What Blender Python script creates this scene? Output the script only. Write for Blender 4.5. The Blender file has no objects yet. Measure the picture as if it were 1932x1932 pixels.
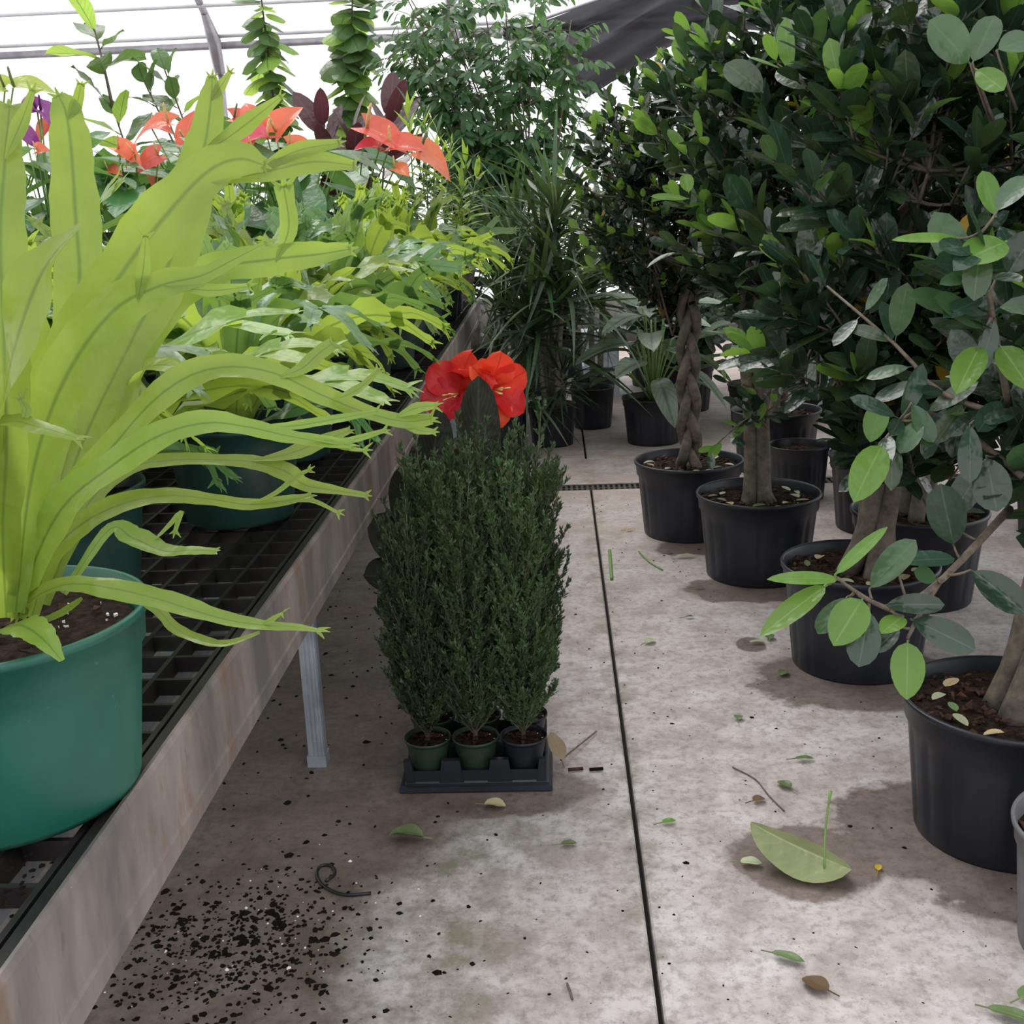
import bpy, math, random
import numpy as np
from math import sin, cos, pi, radians, sqrt
from mathutils import Vector, Matrix, Euler

# ------------------------------------------------------------------ camera, sky, sun, exposure
scene = bpy.context.scene
COL = scene.collection
CAM_H = 1.30
FPX = 2150.0
PITCH, YAW, ROLL = radians(15.06), radians(-2.59), radians(2.29)
_f = Vector((sin(YAW)*cos(PITCH), cos(YAW)*cos(PITCH), -sin(PITCH)))
_r = Vector((cos(YAW), -sin(YAW), 0.0))
_d = _f.cross(_r)
CR = _r*cos(ROLL) + _d*sin(ROLL)
CD = _d*cos(ROLL) - _r*sin(ROLL)
CF = _f
CAM = Vector((0, 0, CAM_H))
camd = bpy.data.cameras.new('camera')
camd.sensor_width = 36.0
camd.lens = FPX/1932*36.0
camd.clip_start = 0.02
cam = bpy.data.objects.new('camera', camd)
COL.objects.link(cam)
cam.matrix_world = Matrix(((CR.x, -CD.x, -CF.x, 0), (CR.y, -CD.y, -CF.y, 0), (CR.z, -CD.z, -CF.z, CAM_H), (0, 0, 0, 1)))
scene.camera = cam

world = bpy.data.worlds.new('overcast_sky')
scene.world = world
world.use_nodes = True
wn = world.node_tree.nodes
wn['Background'].inputs[0].default_value = (0.97, 0.985, 1.0, 1)
wn['Background'].inputs[1].default_value = 1.0

sun_d = bpy.data.lights.new('hazy_sun_offscreen', 'SUN')
sun_d.energy = 1.7
sun_d.angle = radians(35)
sun_d.color = (1.0, 0.97, 0.92)
sun = bpy.data.objects.new('hazy_sun_offscreen', sun_d)
COL.objects.link(sun)
sun.rotation_euler = Vector((0.32, -0.62, -1.0)).to_track_quat('-Z', 'Y').to_euler()

vs = scene.view_settings
vs.view_transform = 'Standard'
vs.look = 'None'
vs.gamma = 1.0
vs.use_curve_mapping = False
vs.exposure = 0.66

cy = scene.cycles
cy.max_bounces = 6; cy.diffuse_bounces = 3; cy.glossy_bounces = 2; cy.transmission_bounces = 4; cy.transparent_max_bounces = 8
cy.caustics_reflective = False; cy.caustics_refractive = False

# ------------------------------------------------------------------ helpers
def ray(px, py):
    return CR*((px-966)/FPX) + CD*((py-966)/FPX) + CF
def at_y(px, py, Y):
    d = ray(px, py)
    return CAM + d*(Y/d.y)
def at_z(px, py, z=0.0):
    d = ray(px, py)
    return CAM + d*((z-CAM_H)/d.z)
def proj(p):
    v = Vector(p)-CAM
    z = v.dot(CF)
    if z < 0.05:
        return None
    return (966+FPX*v.dot(CR)/z, 966+FPX*v.dot(CD)/z, z)

def tag(o, label=None, cat=None, group=None, kind=None):
    if label: o['label'] = label
    if cat: o['category'] = cat
    if group: o['group'] = group
    if kind: o['kind'] = kind
    return o

def empty(name, loc, label, cat, group=None):
    o = bpy.data.objects.new(name, None)
    o.empty_display_size = 0.05
    COL.objects.link(o)
    o.location = loc
    return tag(o, label, cat, group)

def link(name, me, parent=None, loc=None):
    o = bpy.data.objects.new(name, me)
    COL.objects.link(o)
    if parent is not None:
        o.parent = parent
    if loc is not None:
        o.location = loc
    return o

class MB:
    """collects vertices, faces, uvs, material indices"""
    def __init__(s):
        s.v = []; s.f = []; s.uv = []; s.m = []
    def add(s, vs_, fs, uv=None, m=0):
        b = len(s.v)
        s.v.extend(tuple(x) for x in vs_)
        s.uv.extend(uv if uv is not None else [(0.0, 0.0)]*len(vs_))
        for f in fs:
            s.f.append(tuple(i+b for i in f)); s.m.append(m)
        return s
    def box(s, x0, x1, y0, y1, z0, z1, m=0):
        v = [(x, y, z) for z in (z0, z1) for y in (y0, y1) for x in (x0, x1)]
        return s.add(v, [(0, 2, 3, 1), (4, 5, 7, 6), (0, 1, 5, 4), (2, 6, 7, 3), (0, 4, 6, 2), (1, 3, 7, 5)], m=m)
    def tube(s, pts, rad, n=8, m=0, cap=True, flat=1.0):
        pts = [Vector(p) for p in pts]
        k = len(pts)
        rad = rad if isinstance(rad, (list, tuple)) else [rad]*k
        ref = None
        vv = []; ff = []; uv = []
        for i in range(k):
            t = (pts[min(i+1, k-1)]-pts[max(i-1, 0)])
            t = t.normalized() if t.length > 1e-9 else Vector((0, 0, 1))
            if ref is None:
                ref = Vector((1, 0, 0)) if abs(t.x) < 0.8 else Vector((0, 1, 0))
            a = (ref - t*ref.dot(t)).normalized(); ref = a
            b = t.cross(a)
            for j in range(n):
                g = 2*pi*j/n
                vv.append(pts[i] + a*(cos(g)*rad[i]) + b*(sin(g)*rad[i]*flat)); uv.append((j/n, i/(k-1) if k > 1 else 0))
        for i in range(k-1):
            for j in range(n):
                ff.append((i*n+j, i*n+(j+1) % n, (i+1)*n+(j+1) % n, (i+1)*n+j))
        if cap:
            ff.append(tuple(range(n-1, -1, -1))); ff.append(tuple((k-1)*n+j for j in range(n)))
        return s.add(vv, ff, uv, m)
    def lathe(s, prof, n=32, m=0, flute=None):
        vv = []; ff = []; uv = []
        for i, (r, z) in enumerate(prof):
            for j in range(n):
                g = 2*pi*j/n
                rr = r*(1+(flute(g, z) if flute else 0))
                vv.append((rr*cos(g), rr*sin(g), z)); uv.append((j/n, z))
        for i in range(len(prof)-1):
            for j in range(n):
                ff.append((i*n+j, i*n+(j+1) % n, (i+1)*n+(j+1) % n, (i+1)*n+j))
        return s.add(vv, ff, uv, m)
    def mesh(s, name, mats, smooth=True):
        me = bpy.data.meshes.new(name)
        me.from_pydata(s.v, [], s.f)
        for m in (mats if isinstance(mats, (list, tuple)) else [mats]):
            me.materials.append(m)
        me.polygons.foreach_set('material_index', s.m)
        if smooth:
            me.polygons.foreach_set('use_smooth', [True]*len(s.f))
        ul = me.uv_layers.new(name='UVMap')
        li = np.empty(len(me.loops), np.int32); me.loops.foreach_get('vertex_index', li)
        ul.data.foreach_set('uv', np.array(s.uv, np.float32)[li].ravel())
        me.update()
        return me
    def obj(s, name, mats, parent=None, loc=None, smooth=True):
        return link(name, s.mesh(name, mats, smooth), parent, loc)

def crom(pts, m):
    """Catmull-Rom resample of tuples of any length, m samples"""
    P = np.array(pts, float)
    n = len(P)
    P = np.vstack([2*P[0]-P[1], P, 2*P[-1]-P[-2]])
    out = []
    for i in range(m):
        t = i/(m-1)*(n-1); k = min(int(t), n-2); u = t-k
        a, b, c, d = P[k], P[k+1], P[k+2], P[k+3]
        out.append(0.5*((2*b)+(c-a)*u+(2*a-5*b+4*c-d)*u*u+(3*b-a-3*c+d)*u**3))
    return np.array(out)

# ------------------------------------------------------------------ materials
def newmat(name):
    m = bpy.data.materials.new(name); m.use_nodes = True
    nt = m.node_tree
    return m, nt, nt.nodes, nt.links, nt.nodes['Principled BSDF']

def mixc(nt, fac, a, b, mode='MIX'):
    n = nt.nodes.new('ShaderNodeMix'); n.data_type = 'RGBA'; n.blend_type = mode
    for k, v in ((0, fac), (6, a), (7, b)):
        if hasattr(v, 'is_linked'):
            nt.links.new(v, n.inputs[k])
        else:
            n.inputs[k].default_value = v if k == 0 else (*v[:3], 1)
    return n.outputs[2]

def noise(nt, scale, detail=3, rough=0.55, vec=None, dim=None):
    n = nt.nodes.new('ShaderNodeTexNoise')
    n.inputs['Scale'].default_value = scale; n.inputs['Detail'].default_value = detail; n.inputs['Roughness'].default_value = rough
    if vec is not None: nt.links.new(vec, n.inputs['Vector'])
    return n.outputs[0]

def ramp(nt, val, lo, hi, a=0.0, b=1.0):
    n = nt.nodes.new('ShaderNodeMapRange'); n.clamp = True
    nt.links.new(val, n.inputs[0])
    for i, x in enumerate((lo, hi, a, b)): n.inputs[i+1].default_value = x
    return n.outputs[0]

def math_(nt, op, a, b=0.0):
    n = nt.nodes.new('ShaderNodeMath'); n.operation = op
    for i, v in enumerate((a, b)):
        if hasattr(v, 'is_linked'): nt.links.new(v, n.inputs[i])
        else: n.inputs[i].default_value = v
    return n.outputs[0]

def pos(nt):
    return nt.nodes.new('ShaderNodeNewGeometry').outputs['Position']

def leaf_mat(name, col, rib, trans=0.35, tcol=None, rough=0.35, var=0.25, veins=0.12, vfreq=14, spec=0.5, ribw=0.06, bump=0.25):
    m, nt, N, L, bs = newmat(name)
    uv = N.new('ShaderNodeUVMap'); uv.uv_map = 'UVMap'
    sx = N.new('ShaderNodeSeparateXYZ'); L.new(uv.outputs[0], sx.inputs[0])
    du = math_(nt, 'ABSOLUTE', math_(nt, 'SUBTRACT', sx.outputs[0], 0.5))
    ribf = ramp(nt, du, ribw*0.2, ribw*1.3, 1.0, 0.0)
    # side veins slanting towards the tip
    ph = math_(nt, 'SUBTRACT', math_(nt, 'MULTIPLY', sx.outputs[1], vfreq*6.28), math_(nt, 'MULTIPLY', du, vfreq*4.0))
    vein = ramp(nt, math_(nt, 'SINE', ph), 0.55, 1.0, 0.0, veins)
    oi = N.new('ShaderNodeObjectInfo')
    hv = N.new('ShaderNodeHueSaturation'); hv.inputs['Color'].default_value = (*col, 1)
    nz = noise(nt, 9.0, 2, 0.5, pos(nt))
    rv = math_(nt, 'ADD', math_(nt, 'MULTIPLY', oi.outputs['Random'], var), math_(nt, 'MULTIPLY', nz, var*1.4))
    L.new(math_(nt, 'ADD', rv, 1.0-var*1.2), hv.inputs['Value'])
    L.new(math_(nt, 'ADD', math_(nt, 'MULTIPLY', oi.outputs['Random'], 0.03), 0.485), hv.inputs['Hue'])
    c = mixc(nt, math_(nt, 'MAXIMUM', ribf, vein), hv.outputs[0], rib)
    L.new(c, bs.inputs['Base Color'])
    bs.inputs['Roughness'].default_value = rough
    bs.inputs['Specular IOR Level'].default_value = spec
    if bump:
        bn = noise(nt, 32.0, 2, 0.5, pos(nt))
        bp = N.new('ShaderNodeBump'); bp.inputs['Strength'].default_value = bump; bp.inputs['Distance'].default_value = 0.02
        L.new(bn, bp.inputs['Height']); L.new(bp.outputs[0], bs.inputs['Normal'])
    tr = N.new('ShaderNodeBsdfTranslucent')
    if tcol is None: tcol = tuple(min(1, x*1.5) for x in col)
    hv2 = N.new('ShaderNodeHueSaturation'); hv2.inputs['Color'].default_value = (*tcol, 1)
    L.new(math_(nt, 'ADD', rv, 1.0-var*1.2), hv2.inputs['Value'])
    c2 = mixc(nt, math_(nt, 'MULTIPLY', math_(nt, 'MAXIMUM', ribf, vein), 0.8), hv2.outputs[0], rib)
    L.new(c2, tr.inputs[0])
    mx = N.new('ShaderNodeMixShader'); mx.inputs[0].default_value = trans
    L.new(bs.outputs[0], mx.inputs[1]); L.new(tr.outputs[0], mx.inputs[2])
    L.new(mx.outputs[0], N['Material Output'].inputs[0])
    return m

def simple_mat(name, col, rough=0.6, metal=0.0, var=0.15, nscale=20, bump=0.0, spec=0.5):
    m, nt, N, L, bs = newmat(name)
    nz = noise(nt, nscale, 4, 0.6, pos(nt))
    lo = tuple(x*(1-var) for x in col); hi = tuple(min(1, x*(1+var)) for x in col)
    L.new(mixc(nt, ramp(nt, nz, 0.3, 0.7), lo, hi), bs.inputs['Base Color'])
    bs.inputs['Roughness'].default_value = rough; bs.inputs['Metallic'].default_value = metal
    bs.inputs['Specular IOR Level'].default_value = spec
    if bump:
        b = N.new('ShaderNodeBump'); b.inputs['Strength'].default_value = bump; b.inputs['Distance'].default_value = 0.004
        L.new(nz, b.inputs['Height']); L.new(b.outputs[0], bs.inputs['Normal'])
    return m

M = {}
M['fern'] = leaf_mat('fern_lime', (0.21, 0.32, 0.055), (0.15, 0.24, 0.045), 0.48, (0.42, 0.555, 0.075), 0.28, 0.28, 0.05, 9, 0.5, 0.05)
M['fern2'] = leaf_mat('fern_green', (0.105, 0.215, 0.065), (0.07, 0.15, 0.04), 0.38, (0.22, 0.36, 0.065), 0.25, 0.4, 0.05, 9, 0.55, 0.05)
M['fern3'] = leaf_mat('fern_deep', (0.07, 0.15, 0.045), (0.05, 0.11, 0.03), 0.34, (0.17, 0.28, 0.055), 0.24, 0.4, 0.05, 9, 0.6, 0.05)
M['fic_dark'] = leaf_mat('ficus_dark', (0.021, 0.046, 0.028), (0.06, 0.10, 0.06), 0.14, (0.06, 0.13, 0.035), 0.23, 0.8, 0.04, 10, 0.62, 0.03)
M['fic_mid'] = leaf_mat('ficus_mid', (0.042, 0.082, 0.038), (0.08, 0.14, 0.06), 0.22, (0.11, 0.20, 0.045), 0.27, 0.7, 0.04, 10, 0.6, 0.03)
M['fic_young'] = leaf_mat('ficus_young', (0.13, 0.27, 0.05), (0.22, 0.36, 0.11), 0.40, (0.24, 0.42, 0.055), 0.28, 0.35, 0.08, 9, 0.5, 0.03)
M['fic_yellow'] = leaf_mat('ficus_yellow', (0.6, 0.40, 0.04), (0.5, 0.35, 0.06), 0.4, (0.7, 0.45, 0.04), 0.4, 0.2, 0.05, 9, 0.4, 0.03)
M['dry_leaf'] = leaf_mat('dry_leaf', (0.45, 0.36, 0.22), (0.3, 0.22, 0.12), 0.2, (0.5, 0.4, 0.2), 0.6, 0.4, 0.2, 9, 0.3, 0.04)
M['pale_leaf'] = leaf_mat('pale_leaf', (0.42, 0.46, 0.30), (0.3, 0.34, 0.2), 0.2, (0.5, 0.5, 0.3), 0.5, 0.3, 0.1, 9, 0.3, 0.04)
M['floor_leaf'] = leaf_mat('floor_leaf', (0.12, 0.18, 0.07), (0.22, 0.29, 0.13), 0.15, (0.15, 0.24, 0.08), 0.4, 0.5, 0.1, 9, 0.4, 0.03)
M['olive_leaf'] = leaf_mat('olive_leaf', (0.22, 0.25, 0.11), (0.33, 0.36, 0.20), 0.15, (0.25, 0.3, 0.1), 0.38, 0.6, 0.12, 7, 0.5, 0.03)
M['brown_leaf'] = leaf_mat('brown_leaf', (0.16, 0.11, 0.05), (0.1, 0.06, 0.03), 0.15, (0.2, 0.12, 0.05), 0.6, 0.4, 0.1, 9, 0.3, 0.04)
M['benj'] = leaf_mat('benjamina_leaf', (0.05, 0.12, 0.05), (0.1, 0.2, 0.08), 0.4, (0.16, 0.32, 0.08), 0.35, 0.5, 0.05, 9, 0.5, 0.04)
M['bigleaf'] = leaf_mat('fiddle_leaf', (0.08, 0.15, 0.05), (0.05, 0.10, 0.03), 0.36, (0.18, 0.30, 0.07), 0.35, 0.4, 0.2, 7, 0.5, 0.04)
M['biglime'] = leaf_mat('fiddle_young', (0.25, 0.42, 0.08), (0.12, 0.26, 0.05), 0.5, (0.5, 0.7, 0.12), 0.4, 0.3, 0.3, 7, 0.4, 0.04)
M['drac'] = leaf_mat('dracaena_leaf', (0.035, 0.075, 0.03), (0.06, 0.11, 0.045), 0.22, (0.12, 0.2, 0.05), 0.38, 0.6, 0.0, 5, 0.5, 0.05)
M['drac_pale'] = leaf_mat('dracaena_striped', (0.2, 0.24, 0.12), (0.03, 0.07, 0.03), 0.22, (0.25, 0.3, 0.12), 0.38, 0.4, 0.0, 5, 0.5, 0.16)
M['aglao'] = leaf_mat('aglaonema_leaf', (0.17, 0.23, 0.16), (0.05, 0.10, 0.05), 0.2, (0.2, 0.3, 0.14), 0.35, 0.4, 0.5, 8, 0.5, 0.09)
M['bush'] = leaf_mat('bush_leaf', (0.03, 0.07, 0.03), (0.05, 0.1, 0.04), 0.25, (0.1, 0.2, 0.05), 0.35, 0.5, 0.05, 9, 0.5, 0.03)
M['anth_leaf'] = leaf_mat('anthurium_leaf', (0.06, 0.16, 0.055), (0.12, 0.25, 0.09), 0.35, (0.18, 0.36, 0.07), 0.3, 0.4, 0.12, 7, 0.5, 0.04)
M['spathe'] = leaf_mat('coral_spathe', (0.74, 0.13, 0.08), (0.75, 0.22, 0.14), 0.4, (0.95, 0.24, 0.12), 0.25, 0.25, 0.12, 6, 0.6, 0.03)
M['spathe_pink'] = leaf_mat('pink_spathe', (0.75, 0.08, 0.12), (0.7, 0.16, 0.18), 0.35, (0.9, 0.12, 0.14), 0.2, 0.2, 0.12, 6, 0.6, 0.03)
M['spathe_purple'] = leaf_mat('purple_spathe', (0.28, 0.05, 0.27), (0.2, 0.03, 0.2), 0.35, (0.35, 0.05, 0.3), 0.22, 0.2, 0.1, 6, 0.7, 0.03)
M['spathe_green'] = leaf_mat('lime_spathe', (0.42, 0.5, 0.10), (0.3, 0.4, 0.08), 0.5, (0.65, 0.72, 0.12), 0.3, 0.2, 0.15, 6, 0.5, 0.03)
M['burgundy'] = leaf_mat('rubber_leaf', (0.055, 0.022, 0.028), (0.12, 0.06, 0.06), 0.25, (0.16, 0.04, 0.05), 0.3, 0.4, 0.2, 12, 0.6, 0.03)
M['limepalm'] = leaf_mat('lime_narrow_leaf', (0.26, 0.40, 0.05), (0.2, 0.32, 0.04), 0.45, (0.48, 0.66, 0.08), 0.35, 0.4, 0.0, 5, 0.4, 0.04)
M['redpetal'] = leaf_mat('red_petal', (0.80, 0.045, 0.03), (0.65, 0.03, 0.02), 0.4, (0.95, 0.07, 0.04), 0.4, 0.25, 0.15, 6, 0.4, 0.03)
M['darkleaf'] = leaf_mat('bronze_leaf', (0.016, 0.018, 0.011), (0.04, 0.045, 0.028), 0.14, (0.06, 0.055, 0.02), 0.42, 0.3, 0.5, 14, 0.22, 0.04)
M['juniper'] = leaf_mat('juniper_needle', (0.066, 0.105, 0.046), (0.05, 0.12, 0.06), 0.2, (0.06, 0.12, 0.045), 0.5, 1.0, 0.0, 5, 0.3, 0.0)
M['stem_green'] = simple_mat('green_stem', (0.16, 0.28, 0.07), 0.45)
M['spadix'] = simple_mat('spadix_cream', (0.70, 0.50, 0.22), 0.6, var=0.3, nscale=160, bump=0.6)
M['spadix_dark'] = simple_mat('spadix_purple', (0.14, 0.03, 0.14), 0.5, var=0.3, nscale=160, bump=0.6)
M['spadix_green'] = simple_mat('spadix_green', (0.16, 0.2, 0.09), 0.5, var=0.3, nscale=160, bump=0.6)
M['stamen'] = simple_mat('yellow_stamen', (0.85, 0.68, 0.25), 0.5)
M['bark'] = simple_mat('ficus_bark', (0.115, 0.095, 0.072), 0.8, var=0.55, nscale=28, bump=0.8)
M['twig'] = simple_mat('ficus_twig', (0.13, 0.10, 0.075), 0.75, var=0.4, nscale=60, bump=0.4)
M['cane'] = simple_mat('dracaena_cane', (0.22, 0.19, 0.15), 0.8, var=0.4, nscale=60, bump=0.7)
M['soil'] = simple_mat('potting_soil', (0.022, 0.014, 0.010), 0.95, var=0.8, nscale=90, bump=1.0, spec=.1)
M['mulch'] = simple_mat('bark_chips', (0.05, 0.027, 0.018), 0.9, var=0.8, nscale=50, spec=.1)
M['perlite'] = simple_mat('perlite', (0.8, 0.79, 0.76), 0.8, var=0.1)
M['debris'] = simple_mat('dark_soil_crumbs', (0.008, 0.006, 0.005), 0.9, var=0.5, spec=.1)
M['pot_black'] = simple_mat('nursery_pot_plastic', (0.010, 0.012, 0.019), 0.40, var=0.35, nscale=9, spec=0.45)
M['pot_dgreen'] = simple_mat('dark_green_pot', (0.008, 0.034, 0.028), 0.4, var=0.3, nscale=9)
M['pot_sgreen'] = simple_mat('small_green_pot', (0.016, 0.034, 0.018), 0.5, var=0.2)
M['tray'] = simple_mat('tray_plastic', (0.014, 0.017, 0.025), 0.32, var=0.3, nscale=12)
M['grate'] = simple_mat('bench_mesh_plastic', (0.014, 0.012, 0.012), 0.38, var=0.4, nscale=30)
M['hose'] = simple_mat('black_tubing', (0.008, 0.008, 0.008), 0.4)
M['steel'] = simple_mat('galvanised_steel', (0.42, 0.46, 0.52), 0.45, 0.65, 0.25, 14)
M['white_metal'] = simple_mat('white_pipe', (0.62, 0.62, 0.66), 0.5, 0.2, 0.1, 8)
M['grey_post'] = simple_mat('grey_bow', (0.36, 0.34, 0.38), 0.5, 0.4, 0.2, 8)
M['iron'] = simple_mat('cast_drain', (0.085, 0.075, 0.06), 0.7, 0.3, 0.5, 40, 0.4)
M['dark'] = simple_mat('joint_dark', (0.012, 0.011, 0.010), 0.95)
M['crate'] = simple_mat('white_crate_plastic', (0.6, 0.66, 0.75), 0.5)

# green glazed-looking plastic pot with scuffs
def green_pot_mat():
    m, nt, N, L, bs = newmat('emerald_pot_plastic')
    p = pos(nt)
    nz = noise(nt, 7, 4, 0.6, p); sc = noise(nt, 60, 3, 0.7, p)
    c = mixc(nt, ramp(nt, nz, 0.35, 0.7), (0.008, 0.085, 0.060), (0.015, 0.12, 0.085))
    c = mixc(nt, ramp(nt, sc, 0.69, 0.76, 0, 0.5), c, (0.15, 0.32, 0.26))
    L.new(c, bs.inputs['Base Color']); bs.inputs['Roughness'].default_value = 0.38
    return m
M['pot_green'] = green_pot_mat()

def rail_mat():
    m, nt, N, L, bs = newmat('weathered_rail_steel')
    p = pos(nt)
    mp = N.new('ShaderNodeMapping'); mp.inputs['Scale'].default_value = (1, 1.0, 0.35); L.new(p, mp.inputs[0])
    a = noise(nt, 4.5, 5, 0.65, mp.outputs[0]); b = noise(nt, 55, 4, 0.7, mp.outputs[0]); r = noise(nt, 7.5, 5, 0.7, mp.outputs[0])
    c = mixc(nt, ramp(nt, a, 0.38, 0.62), (0.17, 0.155, 0.15), (0.41, 0.345, 0.31))
    c = mixc(nt, ramp(nt, b, 0.60, 0.70, 0, 0.6), c, (0.16, 0.13, 0.11))
    c = mixc(nt, ramp(nt, r, 0.54, 0.66, 0, 0.75), c, (0.23, 0.14, 0.085))
    sp = noise(nt, 110, 2, 0.5, p)
    c = mixc(nt, ramp(nt, sp, 0.74, 0.80, 0, 0.5), c, (0.60, 0.56, 0.50))
    L.new(c, bs.inputs['Base Color']); bs.inputs['Roughness'].default_value = 0.48; bs.inputs['Metallic'].default_value = 0.45
    return m
M['rail'] = rail_mat()

WET = [  # wet patches on the concrete: x, y, rx, ry
    (0.475, 2.06, 0.165, 0.135), (0.80, 2.15, 0.27, 0.22), (0.80, 2.96, 0.30, 0.22), (0.88, 1.92, 0.20, 0.10),
    (0.66, 3.72, 0.26, 0.14), (0.55, 4.22, 0.22, 0.10), (0.555, 3.22, 0.045, 0.06), (0.95, 1.45, 0.12, 0.2), (-0.22, 2.36, 0.3, 0.12)]
def concrete_mat():
    m, nt, N, L, bs = newmat('stained_concrete')
    p = pos(nt)
    sx = N.new('ShaderNodeSeparateXYZ'); L.new(p, sx.inputs[0])
    n1 = noise(nt, 1.6, 6, 0.65, p); n2 = noise(nt, 7.5, 6, 0.7, p); n3 = noise(nt, 42, 5, 0.75, p); n4 = noise(nt, 3.1, 5, 0.6, p)
    c = mixc(nt, ramp(nt, n1, 0.35, 0.65), (0.47, 0.415, 0.405), (0.56, 0.53, 0.545))
    c = mixc(nt, ramp(nt, n2, 0.40, 0.66, 0, 0.8), c, (0.27, 0.215, 0.195))
    c = mixc(nt, ramp(nt, n3, 0.47, 0.66, 0, 0.65), c, (0.18, 0.15, 0.135))
    c = mixc(nt, ramp(nt, n2, 0.62, 0.80, 0, 0.5), c, (0.62, 0.60, 0.60))
    # algae along the wet side and beside the joint
    jd = math_(nt, 'ABSOLUTE', math_(nt, 'SUBTRACT', sx.outputs[0], 0.14))
    alg = math_(nt, 'MULTIPLY', ramp(nt, jd, 0.005, 0.06, 0.8, 0.0), ramp(nt, n2, 0.42, 0.62))
    lw = math_(nt, 'SUBTRACT', math_(nt, 'MULTIPLY', math_(nt, 'SUBTRACT', sx.outputs[0], -0.09), 0.92), math_(nt, 'SUBTRACT', sx.outputs[1], 2.27))
    lw = math_(nt, 'MINIMUM', lw, math_(nt, 'ADD', sx.outputs[0], 0.37))
    lw = math_(nt, 'ADD', lw, math_(nt, 'MULTIPLY', math_(nt, 'SUBTRACT', n4, 0.5), 0.42))
    edge = math_(nt, 'MULTIPLY', ramp(nt, math_(nt, 'ABSOLUTE', math_(nt, 'SUBTRACT', lw, 0.1)), 0.0, 0.34, 1, 0), ramp(nt, n2, 0.40, 0.62))
    edge = math_(nt, 'MULTIPLY', edge, ramp(nt, sx.outputs[0], -0.2, 0.1, 1, 0))
    c = mixc(nt, math_(nt, 'MULTIPLY', math_(nt, 'MAXIMUM', alg, edge), 0.62), c, (0.10, 0.105, 0.04))
    # crumbs too small to build
    n5 = noise(nt, 150, 2, 0.5, p)
    c = mixc(nt, ramp(nt, n5, 0.70, 0.74, 0, 0.75), c, (0.05, 0.04, 0.035))
    # rusty brown tint towards the drain
    c = mixc(nt, math_(nt, 'MULTIPLY', ramp(nt, sx.outputs[1], 3.0, 5.0, 0, 0.6), ramp(nt, n4, 0.3, 0.6)), c, (0.40, 0.31, 0.25))
    # wet: darker and smoother
    wet = ramp(nt, lw, -0.07, 0.07, 1.0, 0.0)      # watering run-off spreading from the bench
    wet = math_(nt, 'MULTIPLY', wet, ramp(nt, sx.outputs[0], -0.30, 0.02, 1.0, 0.0))
    wall = None
    for (x, y, rx, ry) in WET:
        ex = math_(nt, 'POWER', math_(nt, 'DIVIDE', math_(nt, 'SUBTRACT', sx.outputs[0], x), rx), 2.0)
        ey = math_(nt, 'POWER', math_(nt, 'DIVIDE', math_(nt, 'SUBTRACT', sx.outputs[1], y), ry), 2.0)
        e = math_(nt, 'ADD', math_(nt, 'ADD', ex, ey), math_(nt, 'MULTIPLY', math_(nt, 'SUBTRACT', n2, 0.5), 2.2))
        e = ramp(nt, e, 0.85, 1.1, 1.0, 0.0)
        wall = e if wall is None else math_(nt, 'MAXIMUM', wall, e)
    w = math_(nt, 'MAXIMUM', math_(nt, 'MULTIPLY', wet, 1.0), wall)
    c = mixc(nt, math_(nt, 'MULTIPLY', w, 0.94), c, (0.36, 0.305, 0.27), 'MULTIPLY')
    L.new(c, bs.inputs['Base Color'])
    L.new(math_(nt, 'SUBTRACT', ramp(nt, n2, 0.3, 0.7, 0.62, 0.85), math_(nt, 'MULTIPLY', w, 0.28)), bs.inputs['Roughness'])
    b = N.new('ShaderNodeBump'); b.inputs['Strength'].default_value = 0.35; b.inputs['Distance'].default_value = 0.003
    L.new(n3, b.inputs['Height']); L.new(b.outputs[0], bs.inputs['Normal'])
    return m
M['concrete'] = concrete_mat()

def film_mat():
    m, nt, N, L, bs = newmat('white_poly_film')
    t = N.new('ShaderNodeBsdfTransparent'); t.inputs[0].default_value = (0.97, 0.97, 0.97, 1)
    tr = N.new('ShaderNodeBsdfTranslucent'); tr.inputs[0].default_value = (0.95, 0.95, 0.95, 1)
    mx = N.new('ShaderNodeMixShader'); mx.inputs[0].default_value = 0.35
    L.new(t.outputs[0], mx.inputs[1]); L.new(tr.outputs[0], mx.inputs[2]); L.new(mx.outputs[0], N['Material Output'].inputs[0])
    return m
M['film'] = film_mat()

def cloth_mat():
    m, nt, N, L, bs = newmat('black_shade_cloth')
    p = pos(nt)
    w = noise(nt, 3.0, 3, 0.6, p)
    L.new(mixc(nt, w, (0.035, 0.032, 0.04), (0.075, 0.07, 0.085)), bs.inputs['Base Color'])
    bs.inputs['Roughness'].default_value = 0.9
    t = N.new('ShaderNodeBsdfTransparent')
    mx = N.new('ShaderNodeMixShader'); mx.inputs[0].default_value = 0.10
    L.new(bs.outputs[0], mx.inputs[1]); L.new(t.outputs[0], mx.inputs[2]); L.new(mx.outputs[0], N['Material Output'].inputs[0])
    return m
M['cloth'] = cloth_mat()

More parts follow.
